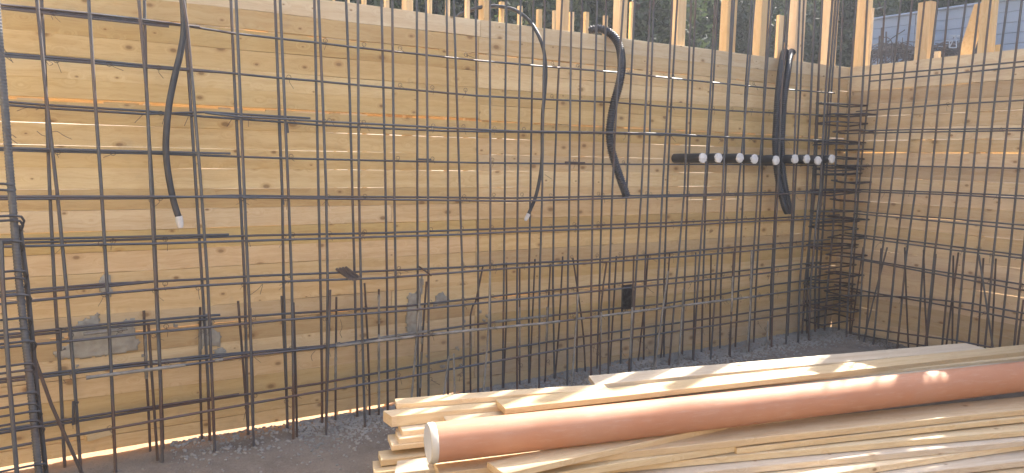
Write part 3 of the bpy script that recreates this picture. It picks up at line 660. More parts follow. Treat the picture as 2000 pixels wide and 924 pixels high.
ST = [  # points, offset, look, crust
 ([(281,607),(284,700),(290,800),(294,900)], YR, 'rusty', [(283,640),(286,740)]), ([(290,633),(297,740),(307,887)], YF+.03, 'rusty', None), ([(391,600),(391,740),(395,877)], YR+.03, 'rusty', [(391,640),(391,700)]),
 ([(465,588),(474,700),(486,862)], YR, 'rusty', None), ([(489,602),(491,740),(495,879)], YF-.02, 'dark', None), ([(550,578),(556,700),(563,857)], YR+.02, 'dark', None), ([(573,591),(578,740),(580,857)], YF+.02, 'rusty', None),
 ([(645,566),(641,700),(637,852)], YF-.02, 'dark', None), ([(657,580),(656,700),(655,831)], YR, 'rusty', [(656,680),(655,760)]), ([(712,553),(717,640),(721,740),(722,816)], YR, 'rusty', None), ([(740,565),(740,700),(740,806)], YR-.02, 'rusty', [(740,575),(740,800)]),
 ([(824,535),(815,640),(804,775)], YF, 'cement', None), ([(833,550),(826,650),(820,775)], YR, 'rusty', [(824,660),(821,760)]), ([(943,521),(929,590),(919,616),(919,765)], YR, 'rusty', [(920,640),(919,700)]),
 ([(957,530),(954,640),(944,765)], YF-.03, 'cement', None), ([(989,513),(989,620),(983,765)], YR, 'rusty', None), ([(877,696),(866,775)], YF-.03, 'cement', None), ([(886,691),(888,775)], YF-.03, 'cement', None),
 ([(1045,506),(1040,620),(1034,749)], YR, 'rusty', None), ([(1015,523),(1015,620),(1015,745)], YR, 'rusty', [(1015,600),(1015,700)]), ([(1075,516),(1069,640),(1065,735)], YR-.02, 'rusty', [(1069,600),(1067,670)]), ([(1099,501),(1092,640),(1084,739)], YR, 'rusty', None),
 ([(1119,504),(1133,600),(1140,660),(1143,725)], YR, 'rusty', None), ([(1129,575),(1124,650),(1118,731)], YF-.02, 'cement', None), ([(1185,511),(1174,600),(1172,731)], YF-.02, 'rusty', [(1174,610),(1172,725)]), ([(1204,500),(1197,620),(1191,718)], YR, 'rusty', None),
 ([(1238,499),(1235,600),(1229,712)], YF-.03, 'rusty', [(1235,600),(1230,700)]), ([(1266,496),(1257,610),(1246,708)], YR, 'rusty', None), ([(1305,530),(1292,620),(1279,716)], YF-.03, 'cement', None), ([(1308,494),(1300,600),(1290,705)], YR, 'rusty', None),
 ([(1335,565),(1330,640),(1325,711)], YF-.03, 'cement', None), ([(1359,493),(1356,600),(1353,706)], YF+.02, 'dark', None), ([(1389,496),(1387,600),(1386,690)], YR, 'rusty', None), ([(1433,491),(1429,590),(1426,692)], YF-.03, 'rusty', [(1431,540),(1428,630)]),
 ([(1468,488),(1465,600),(1459,686)], YF-.02, 'cement', None), ([(1500,628),(1497,681)], YF-.03, 'cement', None)]
RSt = [([(1686,483),(1672,580),(1660,666)], XR, 'rusty'), ([(1733,483),(1705,590),(1686,671)], XF, 'dark'), ([(1721,485),(1714,580),(1706,668)], XR, 'rusty'), ([(1752,479),(1742,580),(1732,678)], XF-.02, 'dark'), ([(1767,483),(1770,580),(1774,671)], XR, 'rusty'),
 ([(1804,488),(1806,580),(1811,672)], XF, 'rusty'), ([(1828,496),(1820,580),(1810,668)], XR, 'dark'), ([(1862,499),(1861,580),(1860,668)], XR, 'rusty'), ([(1872,493),(1860,580),(1849,668)], XF, 'rusty'), ([(1912,498),(1926,590),(1939,678)], XF-.02, 'dark'),
 ([(1921,504),(1915,590),(1910,672)], XR, 'rusty'), ([(1945,505),(1941,590),(1937,672)], XR, 'rusty'), ([(1999,585),(1993,630),(1987,678)], XF, 'rusty')]
ORD = ['first', 'second', 'third', 'fourth', 'fifth', 'sixth', 'seventh', 'eighth', 'ninth', 'tenth', 'eleventh', 'twelfth', 'thirteenth', 'fourteenth', 'fifteenth', 'sixteenth', 'seventeenth', 'eighteenth', 'nineteenth', 'twentieth',
       'twenty-first', 'twenty-second', 'twenty-third', 'twenty-fourth', 'twenty-fifth', 'twenty-sixth', 'twenty-seventh', 'twenty-eighth', 'twenty-ninth', 'thirtieth', 'thirty-first', 'thirty-second', 'thirty-third', 'thirty-fourth', 'thirty-fifth', 'thirty-sixth']
def desc(pts, look, crust=None):
    dx = pts[0][0]-pts[-1][0]; h = pts[-1][1]-pts[0][1]
    lean = 'leaning right' if dx/h > .06 else ('leaning left' if dx/h < -.05 else 'upright')
    ht = 'short' if h < 110 else ''
    return ' '.join(q for q in (ht, {'rusty': 'rusty', 'dark': 'dark', 'cement': 'cement-coated pale'}[look] if not crust else 'cement-patched', 'starter bar,', lean+',') if q)
order = sorted(range(len(ST)), key=lambda i: ST[i][0][-1][0])
for n_, i in enumerate(order):
    pts, off, look, crust = ST[i]
    starter(pts, 'Y', off, look, '%s %s from left at long board wall' % (desc(pts, look, crust), ORD[n_]), crust)
order = sorted(range(len(RSt)), key=lambda i: RSt[i][0][-1][0])
for n_, i in enumerate(order):
    pts, off, look = RSt[i]
    starter(pts, 'X', off, look, '%s %s from the corner at right-hand wall' % (desc(pts, look), ORD[n_]))
# short offcuts laid through the mats
for n_, (a, b, lab) in enumerate((((658,526),(684,545),'first from the left'), ((664,525),(690,546),'second from the left'), ((670,524),(696,545),'third from the left'), ((676,523),(702,543),'rightmost'))):
    P = [onY(*a, YR+.04), onY(*b, YF-.06)]
    mb = MB(); mb.tube(P, .0085, 7); tag(mb.build('rebar_offcut', STEEL, loc=P[0]), 'short bar end poking through the grid, %s of the bunch of four' % lab, 'rebar offcut', 'bunch of four short bars laid through the grid')
P = [onY(819, 521, YR+.04), onY(842, 538, YF-.06)]; mb = MB(); mb.tube(P, .005, 6)
tag(mb.build('rebar_offcut', STEEL_RUST, loc=P[0]), 'single thin short bar poking through the grid, right of the bunch', 'rebar offcut')
# ------------------------------------------------------------------ hanging conduits
def conduit(name, label, cat, pts, offs, r, mat, corr=0, tip=None, n=12, group=None):
    P = [onY(x, y, o) for (x, y), o in zip(pts, offs)]
    Q = smoothline(P, 8)
    if corr:
        Q = resample(Q, corr/4); rr = lambda i: r*(1.0 if i % 4 in (1, 2) else .80)
    else: Q = resample(Q, .015); rr = r
    base = Q[-1].copy(); e = empty(name, base, label, cat, group)
    mb = MB(); mb.tube(Q, rr, n); o = mb.build('tube', mat, None, True, 0 if not corr else 0); o.parent = e; o.matrix_local = Matrix.Translation(-base)
    if tip:
        a = Q[-1]; b = onY(*tip, offs[-1]); d = b-a; mb = MB()
        mb.tube([a-d*.15, a+d*.3, a+d*.7, b], lambda i: (r*1.12, r*1.15, r*1.0, r*.75)[i], 8)
        o = mb.build('taped_tip', TAPE, None, True, 40); o.parent = e; o.matrix_local = Matrix.Translation(-base)
    return e
ps = [(300,-170),(318,-175),(336,-130),(350,-60),(357,0),(359,60),(352,105),(341,150),(331,200),(326,245),(324,290),(328,335),(336,380),(344,410),(350,427)]
conduit('cable_conduit', 'smooth black conduit with white taped end hanging at the left', 'conduit', ps, [.35,.12,-.05]+[-.166]*12, .0150, BLACK, tip=(353,445))
ps = [(880,60),(893,33),(915,22),(940,14),(965,12),(990,15),(1010,22),(1030,37),(1042,52),(1053,72),(1061,95),(1065,120),(1066,150),(1063,190),(1060,220),(1059,260),(1059,300),(1057,330),(1052,360),(1046,385),(1038,405),(1031,421)]
conduit('cable_conduit', 'thin smooth black conduit arching over the board wall with white taped end', 'conduit', ps, [.2,.16,.12,.08,.05,.01,-.03,-.07,-.11,-.15,-.166]+[-.166]*11, .0110, BLACK, tip=(1026,431))
ps = [(1128,90),(1145,65),(1158,58),(1175,57),(1190,64),(1203,77),(1211,95),(1214,120),(1213,145),(1208,170),(1200,200),(1193,235),(1191,262),(1194,290),(1202,320),(1212,350),(1220,372),(1224,385)]
e = conduit('corrugated_conduit', 'single black corrugated conduit curving over the board wall in the middle', 'conduit', ps, [.12,.08,.05,.02,-.02,-.06,-.1,-.14,-.166]+[-.166]*9, .0285, BLACKC, corr=.015)
ps = [(1543,112),(1533,101),(1529,112),(1524,145),(1519,190),(1516,235),(1514,280),(1516,320),(1520,350),(1526,380),(1532,403),(1538,416)]
conduit('corrugated_conduit', 'left one of the two black corrugated conduits hanging side by side near the corner', 'conduit', ps, [.14,.04,-.06,-.13]+[-.165]*8, .0255, BLACKC, corr=.015, group='pair of corrugated conduits near the corner')
ps = [(1556,112),(1546,101),(1543,112),(1538,145),(1532,190),(1529,235),(1527,280),(1528,320),(1531,350),(1536,380),(1541,403),(1545,417)]
conduit('corrugated_conduit', 'right one of the two black corrugated conduits hanging side by side near the corner', 'conduit', ps, [.14,.04,-.06,-.13]+[-.165]*8, .0255, BLACKC, corr=.015, group='pair of corrugated conduits near the corner')
# ------------------------------------------------------------------ row of black sleeves with white ends
for i, px in enumerate((1372, 1405, 1444, 1475, 1517, 1553, 1575.5, 1599, 1626)):
    c0 = onY(px, 310+.01*(px-1372), -.275); r = .0335; rnd = random.Random(i)
    e = empty('pipe_sleeve', Vector((c0.x, -.01, c0.z)), 'black pipe sleeve with white taped end facing out, %s from the left of nine' % ORD[i], 'pipe sleeve', 'row of nine sleeves through the rebar')
    mb = MB(); tx, tz = rnd.uniform(-.009, .009), rnd.uniform(-.009, .009)
    mb.tube([Vector((0, .008, 0)), Vector((tx*.5, -.13, tz*.5)), Vector((tx, -.258, tz))], r, 24); mb.build('tube', BLACK, e, True, 40)
    vs_ = [Vector((tx, -.274, tz))]; fs_ = []
    n = 22
    for k in range(n):
        an = 2*math.pi*k/n; q = r*(.97+rnd.uniform(-.03, .06)); vs_.append(Vector((tx+q*math.cos(an), -.268+rnd.uniform(-.003, .003), tz+q*math.sin(an))))
    for k in range(n):
        an = 2*math.pi*k/n; q = r*(1.03+rnd.uniform(0, .03)); vs_.append(Vector((tx+q*math.cos(an), -.258+rnd.uniform(-.004, .007), tz+q*math.sin(an))))
    for k in range(n): k2 = (k+1) % n; fs_.append((0, 1+k2, 1+k)); fs_.append((1+k, 1+k2, 1+n+k2, 1+n+k))
    if i % 3 != 1:
        b_ = len(vs_); vs_ += [Vector((tx-r*1.0, -.27, tz-.012)), Vector((tx-r*1.3, -.275, tz-.018)), Vector((tx-r*1.0, -.272, tz-.024))]; fs_.append((b_, b_+1, b_+2))
    link('taped_end', mesh('taped_end', vs_, fs_, False), TAPE, e)
# black fibre pad between the bars
c0 = onY(1227, 580, YR-.035); e = empty('fibre_pad', c0, 'small black fibrous pad wedged between the low rebars', 'pad')
mb = MB(); mb.quadbox(Vector((0, .004, 0)), Vector((.043, 0, 0)), Vector((0, .006, 0)), Vector((0, 0, .085))); mb.build('backing', BRISTLE, e, False)
mb = MB()
for k in range(160):
    x = random.uniform(-.046, .046); z = random.uniform(-.02, .088); l = random.uniform(.04, .12)
    mb.tube([Vector((x, -.004, z)), Vector((x+random.uniform(-.006, .006), -.007-random.random()*.006, z-l*.5)), Vector((x+random.uniform(-.01, .01), -.004, max(z-l, -.115)))], .0014, 4)
o = mb.build('fibres', BRISTLE, e, False); o['kind'] = 'stuff'
# ------------------------------------------------------------------ timber pile
G_P = 'sawn planks heaped in the foreground'
def plank(label, pl, pr, zl, zr, w_, t=.024, mat=WOOD_PILE, bow=0.004, ext=0, cutl=0.0, name='loose_plank', group=G_P, cat='plank'):
    A = onZ(*pl, zl); B = onZ(*pr, zr)
    if ext: B = B + (B-A).normalized()*ext
    X = (B-A); Ln = X.length; X.normalize(); Yv = Vector((-X.y, X.x, 0)).normalized()
    if Yv.y < 0: Yv = -Yv
    Zv = X.cross(Yv); n = 14; rnd = random.Random(label); s = rnd.uniform(0, 99)
    vs, fs = [], []; c = .0022
    ring = [(0, -c), (c, 0), (w_-c, 0), (w_, -c), (w_, -t+c), (w_-c, -t), (c, -t), (0, -t+c)]
    for i in range(n+1):
        u = i/n; x = Ln*u; dz = bow*math.sin(math.pi*u)*(1 if rnd else 1) + noise.noise(Vector((x*1.3, s, 0)))*bow*.5
        dy = noise.noise(Vector((x*.6, s, 5)))*.0025
        for k, (a, b) in enumerate(ring):
            xx = x
            if i == 0: xx += cutl*a/w_ + rnd.uniform(-.0015, .0015)
            if i == n: xx += rnd.uniform(-.0015, .0015)
            vs.append((xx, a+dy, b+dz + noise.noise(Vector((x*6, a*20, s)))*.0008))
    for i in range(n):
        for k in range(8):
            a = i*8+k; b = i*8+(k+1) % 8; fs.append((a, a+8, b+8, b))
    fs.append(tuple(range(8))); fs.append(tuple(n*8+k for k in range(8))[::-1])
    o = link(name, mesh(name, vs, fs), mat)
    M = Matrix((X, Yv, Zv)).transposed().to_4x4(); M.translation = A; o.matrix_world = M
    tag(o, label, cat, group); return o
plank('narrow batten along the back edge of the pile, ending square at the left', (775,789), (1190,760), .262, .262, .075, .026)
plank('thick plank end sticking out at the back left of the pile under the batten', (765,814), (960,792), .234, .234, .085, .05, cutl=-.02)
plank('plank starting beside the batten, greyish top, on the left of the pile', (868,794), (1300,756), .236, .238, .09, .024, WOOD_GREY)
plank('thick beam with broad side facing forward at the left of the pile', (776,812), (1130,781), .236, .236, .085, .05, cutl=.03)
plank('short beam under the thick one, shaded, at the left of the pile', (786,842), (1200,800), .184, .184, .12, .05)
plank('bright sunlit plank whose square end shows beside the pipe', (872,824), (1420,772), .216, .216, .12, .022, bow=.001)
plank('long sunlit plank on top of the pile, just behind the pipe', (986,798), (2000,687), .262, .262, .125, .028, ext=.9, bow=.002)
plank('long grey-topped plank forming the back edge of the pile with its right end visible', (1163,751), (1927,681), .262, .262, .145, .024, WOOD_GREY, bow=.001, cutl=.03)
plank('plank lying between the pipe and the long sunlit one, grey at its right end', (1300,792), (1999,704), .222, .222, .13, .024, WOOD_GREY, bow=.001)
plank('wide plank below the back row, mostly hidden, on the right', (1500,748), (2000,700), .234, .234, .16, .024, ext=.8)
plank('hidden middle-layer plank behind the pipe', (1000,815), (2000,712), .19, .19, .16, .026, ext=.6)
plank('upper of two short projecting planks left of the pipe end', (780,857), (1000,836), .16, .16, .12, .026)
plank('lower, longer of two projecting planks left of the pipe end', (765,871), (1100,838), .134, .134, .13, .024)
plank('second-layer plank under the projecting pair', (842,885), (1300,845), .108, .108, .16, .03)
plank('narrow plank end reaching furthest left below the pipe end', (744,899), (1150,858), .085, .085, .10, .028)
plank('plank end at the lower left corner of the pile, at the frame edge', (731,923), (1100,892), .05, .05, .12, .028)
plank('grey-topped plank with sawn end just under the pipe cap', (771,925), (1200,878), .108, .108, .12, .026, WOOD_GREY, cutl=.03)
plank('plank running slantwise under the pipe, sawn end at the lower middle', (985,925), (1420,829), .165, .162, .125, .028, cutl=-.01)
plank('wide flat plank right in front of the pipe, reaching the right edge', (858,924), (2000,801), .136, .136, .165, .031, ext=.6, bow=.005)
plank('slanting plank wedged below the wide flat one', (1000,938), (1560,853), .104, .104, .13, .031)
plank('plank emerging under the wide one near the right edge', (1440,876), (2000,816), .100, .104, .11, .028, ext=.6)
plank('fourth step plank of the pile front with brown shaded top', (1150,916), (2000,841), .070, .070, .20, .030, ext=.6, bow=.002)
plank('grey-topped plank two rows above the bottom edge on the right', (1150,945), (2000,861), .036, .036, .20, .030, WOOD_GREY, ext=.6)
plank('slightly skewed plank showing only its edge near the lower right', (1500,945), (2000,868), .004, .004, .17, .03, ext=.5)
plank('lowest visible plank, with a broad knotty top, at the lower right corner', (1480,961), (2000,901), -.028, -.028, .24, .03, WOOD_GREY, ext=.5)
plank('bottom-layer plank at the lower edge of the frame', (900,990), (2000,935), -.062, -.062, .26, .03, ext=.4)
# pipe with white cap
A = onZ(836, 866, .242); B = onZ(2000, 735, .242); X = (B-A).normalized(); B = B + X*1.0
Yv = Vector((-X.y, X.x, 0)).normalized(); Zv = X.cross(Yv); R_ = .0795; Lp = (B-A).length
pe = empty('sewer_pipe', A, 'long orange-brown plastic drain pipe with white capped end lying on the planks', 'pipe'); pe.matrix_world = Matrix((X, Yv, Zv)).transposed().to_4x4(); pe.location = A
mb = MB(); mb.tube([Vector((.01+Lp*i/30, 0, 0)) for i in range(31)], R_, 48, True); mb.build('pipe_body', PIPE, pe, True, 40)
mb = MB(); mb.tube([Vector((x, 0, 0)) for x in (-.002, .0, .006, .010, .026, .028)], lambda i: R_*(.93, .985, 1.012, 1.02, 1.02, 1.0)[i], 48, False)
mb.build('cap_rim', simple('cream_rim', (.5, .47, .40), (.58, .55, .47), 9, .6), pe, True, 40)
mb = MB(); mb.tube([Vector((-.0015, 0, 0)), Vector((-.001, 0, 0))], R_*.94, 48); mb.build('end_cap', simple('white_cap', (.52, .56, .62), (.60, .64, .70), 6, .45), pe, True, 30)
# little block under the board wall, paper scrap
p = onZ(345, 884, -.09); e = MB(); e.quadbox(Vector((0, 0, .012)), Vector((.055, .012, .004)), Vector((-.006, .018, 0)), Vector((0, 0, .013)))
tag(e.build('wood_block', WOOD_PILE, None, False, loc=p), 'small pale wood block on the ground against the foot of the long wall', 'wood block')
p = onZ(700, 887, -.09); e = MB(); e.quadbox(Vector((0, 0, .006)), Vector((.014, .004, .002)), Vector((-.003, .01, .005)), Vector((0, -.001, .002)))
tag(e.build('paper_scrap', PAPER, None, False, loc=Vector((p.x, p.y, groundz(p.x, p.y)))), 'tiny white scrap lying on the bare ground left of the timber pile', 'scrap')
# ------------------------------------------------------------------ gravel
def stones(name, label, pts, mat, seed):
    rnd = random.Random(seed); vs, fs = [], []
    ico = [Vector(v) for v in ((0, 0, 1), (.89, 0, .45), (.28, .85, .45), (-.72, .53, .45), (-.72, -.53, .45), (.28, -.85, .45), (.72, .53, -.45), (-.28, .85, -.45), (-.89, 0, -.45), (-.28, -.85, -.45), (.72, -.53, -.45), (0, 0, -1))]
    F = ((0,1,2),(0,2,3),(0,3,4),(0,4,5),(0,5,1),(1,6,2),(2,7,3),(3,8,4),(4,9,5),(5,10,1),(2,6,7),(3,7,8),(4,8,9),(5,9,10),(1,10,6),(6,11,7),(7,11,8),(8,11,9),(9,11,10),(10,11,6))
    for (x, y, s) in pts:
        b = len(vs); z = groundz(x, y)+s*.25; ax = rnd.uniform(.7, 1.3); ay = rnd.uniform(.7, 1.3); an = rnd.uniform(0, 6.28); ca, sa = math.cos(an), math.sin(an)
        for v in ico:
            q = rnd.uniform(.75, 1.15)*s; px_, py_ = v.x*ax*q, v.y*ay*q
            vs.append((x+px_*ca-py_*sa, y+px_*sa+py_*ca, z+v.z*q*.7))
        fs += [(b+i, b+j, b+k) for i, j, k in F]
    return tag(link(name, mesh(name, vs, fs), mat), label, None, None, 'stuff')
rg = random.Random(21); pts = []
for k in range(13000):
    x = rg.uniform(.3, 5.7); y = -abs(rg.gauss(.12, .14))+.02
    dens = .25 if x < .9 else 1
    if rg.random() < dens and y > -.5: pts.append((x, y, rg.choice((.004, .006, .008, .011))))
for k in range(1500): pts.append((CX-abs(rg.gauss(.1, .12)), rg.uniform(-1.6, 0), rg.choice((.0035, .005, .007))))
for k in range(1500): pts.append((rg.uniform(-.6, 3.2), rg.uniform(-1.6, -.2), rg.choice((.002, .003, .005, .008))))
stones('gravel', 'grey gravel strewn along the foot of the boards', pts, STONE, 5)
# ------------------------------------------------------------------ background: sheet fence, scrap, trees, hillside
XB = 12.5
fe = empty('sheet_fence', onX(1830, 110, XB), 'tall blue-grey ribbed sheet hoarding beyond the right-hand wall', 'fence')
def topz(px): return 0
tl = onX(1690, 41, XB); tr = onX(2000, -3, XB+.0)
def fence_z(y): return tl.z + (tr.z-tl.z)*(y-tl.y)/(tr.y-tl.y)
ya = tl.y+.1; yb = tr.y-4
pw = 1.05; y = ya; i = 0
while y > yb:
    vs, fs = [], []; nr = 13; H = 4.2
    z1a, z1b = fence_z(y), fence_z(y-pw)
    rows = []
    for k in range(nr):
        d0 = k*.165
        for dd, xo in ((0, 0), (.006, .012), (.016, .012), (.024, 0)): rows.append((d0+dd, xo))
    for (d0, xo) in rows: vs += [(XB+xo, y-.004, z1a-d0), (XB+xo, y-pw+.004, z1b-d0)]
    for k in range(len(rows)-1): fs.append((2*k, 2*k+1, 2*k+3, 2*k+2))
    o = link('panel', mesh('panel', vs, fs), METALSHEET); o.parent = fe; o.matrix_local = Matrix.Translation(-fe.location)
    if i % 3 == 0:
        mb = MB(); mb.tube([Vector((XB+.03, y, -.1)), Vector((XB+.03, y, z1a+.02))], .03, 8); o = mb.build('fence_post', METALSHEET, None); o.parent = fe; o.matrix_local = Matrix.Translation(-fe.location)
    y -= pw; i += 1
mb = MB(); mb.tube([Vector((XB-.05, ya, fence_z(ya)+.01)), Vector((XB-.05, yb, fence_z(yb)+.01))], .02, 6); o = mb.build('top_rail', METALSHEET, None); o.parent = fe; o.matrix_local = Matrix.Translation(-fe.location)
a = onX(1820, 18, XB-.4); b = onX(1813, 112, XB-.4); mb = MB(); d = (b-a)
mb.tube([a, b, Vector((b.x, b.y, -.1))], .035, 8); tag(mb.build('white_pole', WHITEPOLE, loc=Vector((b.x, b.y, -.1))), 'thin white pole standing in front of the blue-grey hoarding', 'pole')
# excavation edge: pale earth rising behind both walls
def ss(v, a, b): v = min(max((v-a)/(b-a), 0), 1); return v*v*(3-2*v)
def bank(x, y):
    hy = 1.95*min(max((y-.95)/2.4, 0), 1)
    hx = (2.1*min(max((x-6.9)/2.0, 0), 1) + .82*ss(x, 8.9, 10.9))
    return -.16 + max(hy, hx)*(1-ss(-y, 13, 16)) + noise.noise(Vector((x*1.3, y*1.3, 0)))*.07 + noise.noise(Vector((x*5, y*5, 0)))*.025
vs = []; fs = []; xs_ = [-6+.3*i for i in range(90)]; ys_ = [-16+.3*j for j in range(95)]
ys_ = [y for y in ys_]; nx = len(xs_)
for y in ys_:
    for x in xs_: vs.append((x, y, bank(x, y)))
for j in range(len(ys_)-1):
    for i in range(nx-1):
        if ys_[j+1] < .9 and xs_[i] < 6.6: continue
        a = j*nx+i; fs.append((a, a+1, a+nx+1, a+nx))
BANK = simple('pale_subsoil', (.40, .31, .22), (.52, .42, .31), 1.6, .95, bump=.8, dist=.05, detail=8)
tag(link('earth_bank', mesh('earth_bank', vs, fs, True), BANK), kind='structure')
# scrap rebar tangle
mb = MB(); rr_ = random.Random(4)
for k in range(260):
    t0 = rr_.random(); px = 1705+190*t0; base = onX(px, 116-6*math.sin(t0*9)-rr_.random()*12, 11.2+rr_.random()*.8)
    an = rr_.uniform(0, 6.28); el = rr_.gauss(0, .35); L_ = rr_.uniform(.12, .4); d = Vector((math.cos(an)*math.cos(el), math.sin(an)*math.cos(el), math.sin(el)))
    m_ = Vector((rr_.uniform(-.1, .1), rr_.uniform(-.1, .1), rr_.uniform(.0, .16)))
    mb.tube(smoothline([base-d*L_, base+m_, base+d*L_], 3), .008, 4)
tag(mb.build('scrap_rebar_heap', SCRAP, None, False), 'tangled heap of scrap rebar in front of the hoarding', None, None, 'stuff')
for k, (px, yt) in enumerate(((1718, 70), (1722, 54), (1725, 60), (1731, 62), (1742, 84))):
    a = onX(px, yt, 10.8); b = onX(px-4+k, 122, 10.8); mb = MB(); mb.tube([a, b, b+(b-a)*.6], .012, 5)
    tag(mb.build('steel_rod', SCRAP, loc=b), 'dark steel rod standing behind the corner, %s of five in front of the hoarding' % ORD[k], 'steel rod', 'upright rods left of the scrap heap')
mb = MB(); c1, c2, c3_, c4 = (onX(x, y, 11.0) for x, y in ((1855, 69), (1867, 69), (1868, 93), (1854, 93)))
for q in ((c1, c2), (c2, c3_), (c3_, c4), (c4, c1), (c4, c2), (c1+Vector((.3, 0, 0)), c4+Vector((.3, 0, 0))), (c2+Vector((.3, 0, 0)), c3_+Vector((.3, 0, 0))), (c1, c1+Vector((.3, 0, 0))), (c2, c2+Vector((.3, 0, 0)))): mb.tube(q, .008, 5)
tag(mb.build('trestle_frame', METALSHEET, loc=c4), 'small pale metal frame standing on the scrap heap', 'metal frame')
# trees
def crown_mesh(seed, n, rx, ry, rz_, leaf, clumps=60):
    rnd = random.Random(seed); vs, fs = [], []
    cl = []
    for k in range(clumps):
        while True:
            v = Vector((rnd.uniform(-1, 1), rnd.uniform(-1, 1), rnd.uniform(-1, 1)))
            if .35 < v.length < 1: break
        cl.append((Vector((v.x*rx, v.y*ry, v.z*rz_)), rnd.uniform(.22, .5)*min(rx, ry)))
    for k in range(n):
        c_, r_ = cl[rnd.randrange(clumps)]
        d = Vector((rnd.gauss(0, 1), rnd.gauss(0, 1), rnd.gauss(0, 1))); d = d.normalized()*r_*rnd.random()**.4
        p = c_+d; a = Vector((rnd.gauss(0, 1), rnd.gauss(0, 1), rnd.gauss(0, 1))).normalized(); b_ = a.cross(Vector((rnd.gauss(0, 1), rnd.gauss(0, 1), rnd.gauss(0, 1)))).normalized()
        s = leaf*rnd.uniform(.6, 1.4); i0 = len(vs)
        vs += [p-a*s, p+b_*s*.38, p+a*s, p-b_*s*.38]; fs.append((i0, i0+1, i0+2, i0+3))
    return mesh('crown', vs, fs)
def trunk_mesh(seed, h, r):
    rnd = random.Random(seed); mb = MB()
    P = [Vector((0, 0, 0))]; n = 7
    for k in range(1, n+1): P.append(Vector((rnd.uniform(-.12, .12)*k*.5, rnd.uniform(-.12, .12)*k*.5, h*k/n)))
    mb.tube(P, lambda i: r*(1.15-.13*i), 8)
    for k in range(7):
        a = P[2+k % 5]; an = rnd.uniform(0, 6.28); L_ = rnd.uniform(.8, 1.5)
        b = a+Vector((math.cos(an)*L_*.5, math.sin(an)*L_*.5, L_*.35)); c_ = a+Vector((math.cos(an)*L_, math.sin(an)*L_, L_*.9)); mb.tube([a, b, c_], lambda i: r*(.45, .3, .12)[i], 6)
    me = mesh('trunk', mb.v, mb.f, True); return me
crowns = [crown_mesh(1, 26000, 1.55, 1.3, 2.6, .062, 90), crown_mesh(2, 26000, 1.5, 1.4, 2.5, .062, 90), crown_mesh(3, 26000, 1.7, 1.4, 2.7, .062, 100)]
trunks = [trunk_mesh(4, 4.6, .09), trunk_mesh(5, 4.4, .11), trunk_mesh(6, 4.8, .1)]
rt = random.Random(8)
TR = [(1.6, 7.0), (3.3, 7.6), (5.1, 7.1), (7.0, 7.8), (8.8, 7.2), (10.7, 7.7), (12.4, 7.1), (14.0, 7.6), (15.7, 7.2), (17.4, 7.9), (3.6, 10.4), (6.9, 10.8), (10.2, 10.4), (13.6, 10.9), (17.3, 10.4), (.2, 10.0),
      (15.4, 3.2), (15.4, -.2), (15.2, -2.4), (15.5, -4.6), (15.3, -6.8), (15.8, 5.4)]
def treelabel(i):
    if i < 10: return ['bushy dark green tree in the front row behind the long wall, %s from the left' % ORD[i]][0]
    if i < 16: return 'taller grey-green tree in the second row behind the long wall, %s planted' % ORD[i-10]
    return 'green tree behind the blue-grey hoarding, %s planted' % ORD[i-16]
for i, (x, y) in enumerate(TR):
    v = i % 3; sc = rt.uniform(.92, 1.15)*(1.25 if i >= 10 else 1); zc = 2.35*sc if i < 16 else 2.9
    r = empty('broadleaf_tree', (x, y, 1.35), treelabel(i), 'tree', 'trees behind the building pit'); r.rotation_euler.z = rt.uniform(0, 6.28)
    c_ = link('crown', crowns[v], LEAF_A if i % 2 else LEAF_B, r, Vector((0, 0, zc))); c_.scale = (sc, sc, sc)
    tk = link('trunk', trunks[v], BARK, r); tk.scale = (sc, sc, sc)
# added tree out of view, crown outlined along the sun to shade the planks
r = empty('added_shade_tree', (9.6, -5.2, -.12), 'unseen tree added over the right-hand wall, crown shaped to shade the near planks', 'tree')
def shade_pt(y, z, h): return Vector((CX+S.x/math.hypot(S.x, S.y)*h, y+S.y/math.hypot(S.x, S.y)*h, z+h*math.tan(SUN_EL)))
rn = random.Random(77); vs = []; fs = []
for k in range(30000):
    z = rn.uniform(1.5, 6.4) if k % 3 else rn.uniform(2.2, 5.2)
    ye = (-.09 if z > 2.2 else -.02)+(z-4.28)/1.7 + .05*noise.noise(Vector((z*2.5, 0, 7)))
    y = ye-(rn.uniform(0, 3.2-.25*z) if k % 4 else rn.uniform(0, .35))
    p = shade_pt(y, z, rn.uniform(1.6, 2.8)) - Vector((9.6, -5.2, -.12)); a = Vector((rn.gauss(0, 1), rn.gauss(0, 1), rn.gauss(0, 1))).normalized(); b_ = a.cross(Vector((rn.gauss(0, 1), rn.gauss(0, 1), rn.gauss(0, 1)))).normalized()
    s_ = rn.uniform(.04, .09); i0 = len(vs); vs += [p-a*s_, p+b_*s_*.5, p+a*s_, p-b_*s_*.5]; fs.append((i0, i0+1, i0+2, i0+3))
link('crown', mesh('crown', vs, fs), LEAF_A, r)
mb = MB(); mb.tube(smoothline([Vector((0, 0, -.1)), Vector((.1, .3, 2)), Vector((-.2, 1.0, 4)), Vector((-.9, 2.2, 5.6)), Vector((-1.3, 3.8, 6.6))], 4), lambda i: .2-.01*i, 10); mb.build('trunk', BARK, r)
for q in ((-1.2, 5.0, 7.2), (-.4, 3.2, 7.4), (.4, 2.4, 6.4), (-1.4, 2.2, 6.6)):
    mb = MB(); mb.tube(smoothline([Vector((-.2, 1.0, 4)), Vector((-.2, 1.0, 4)).lerp(Vector(q), .5)+Vector((0, 0, .3)), Vector(q)], 4), lambda i: .08-.007*i, 8); mb.build('limb', BARK, r)
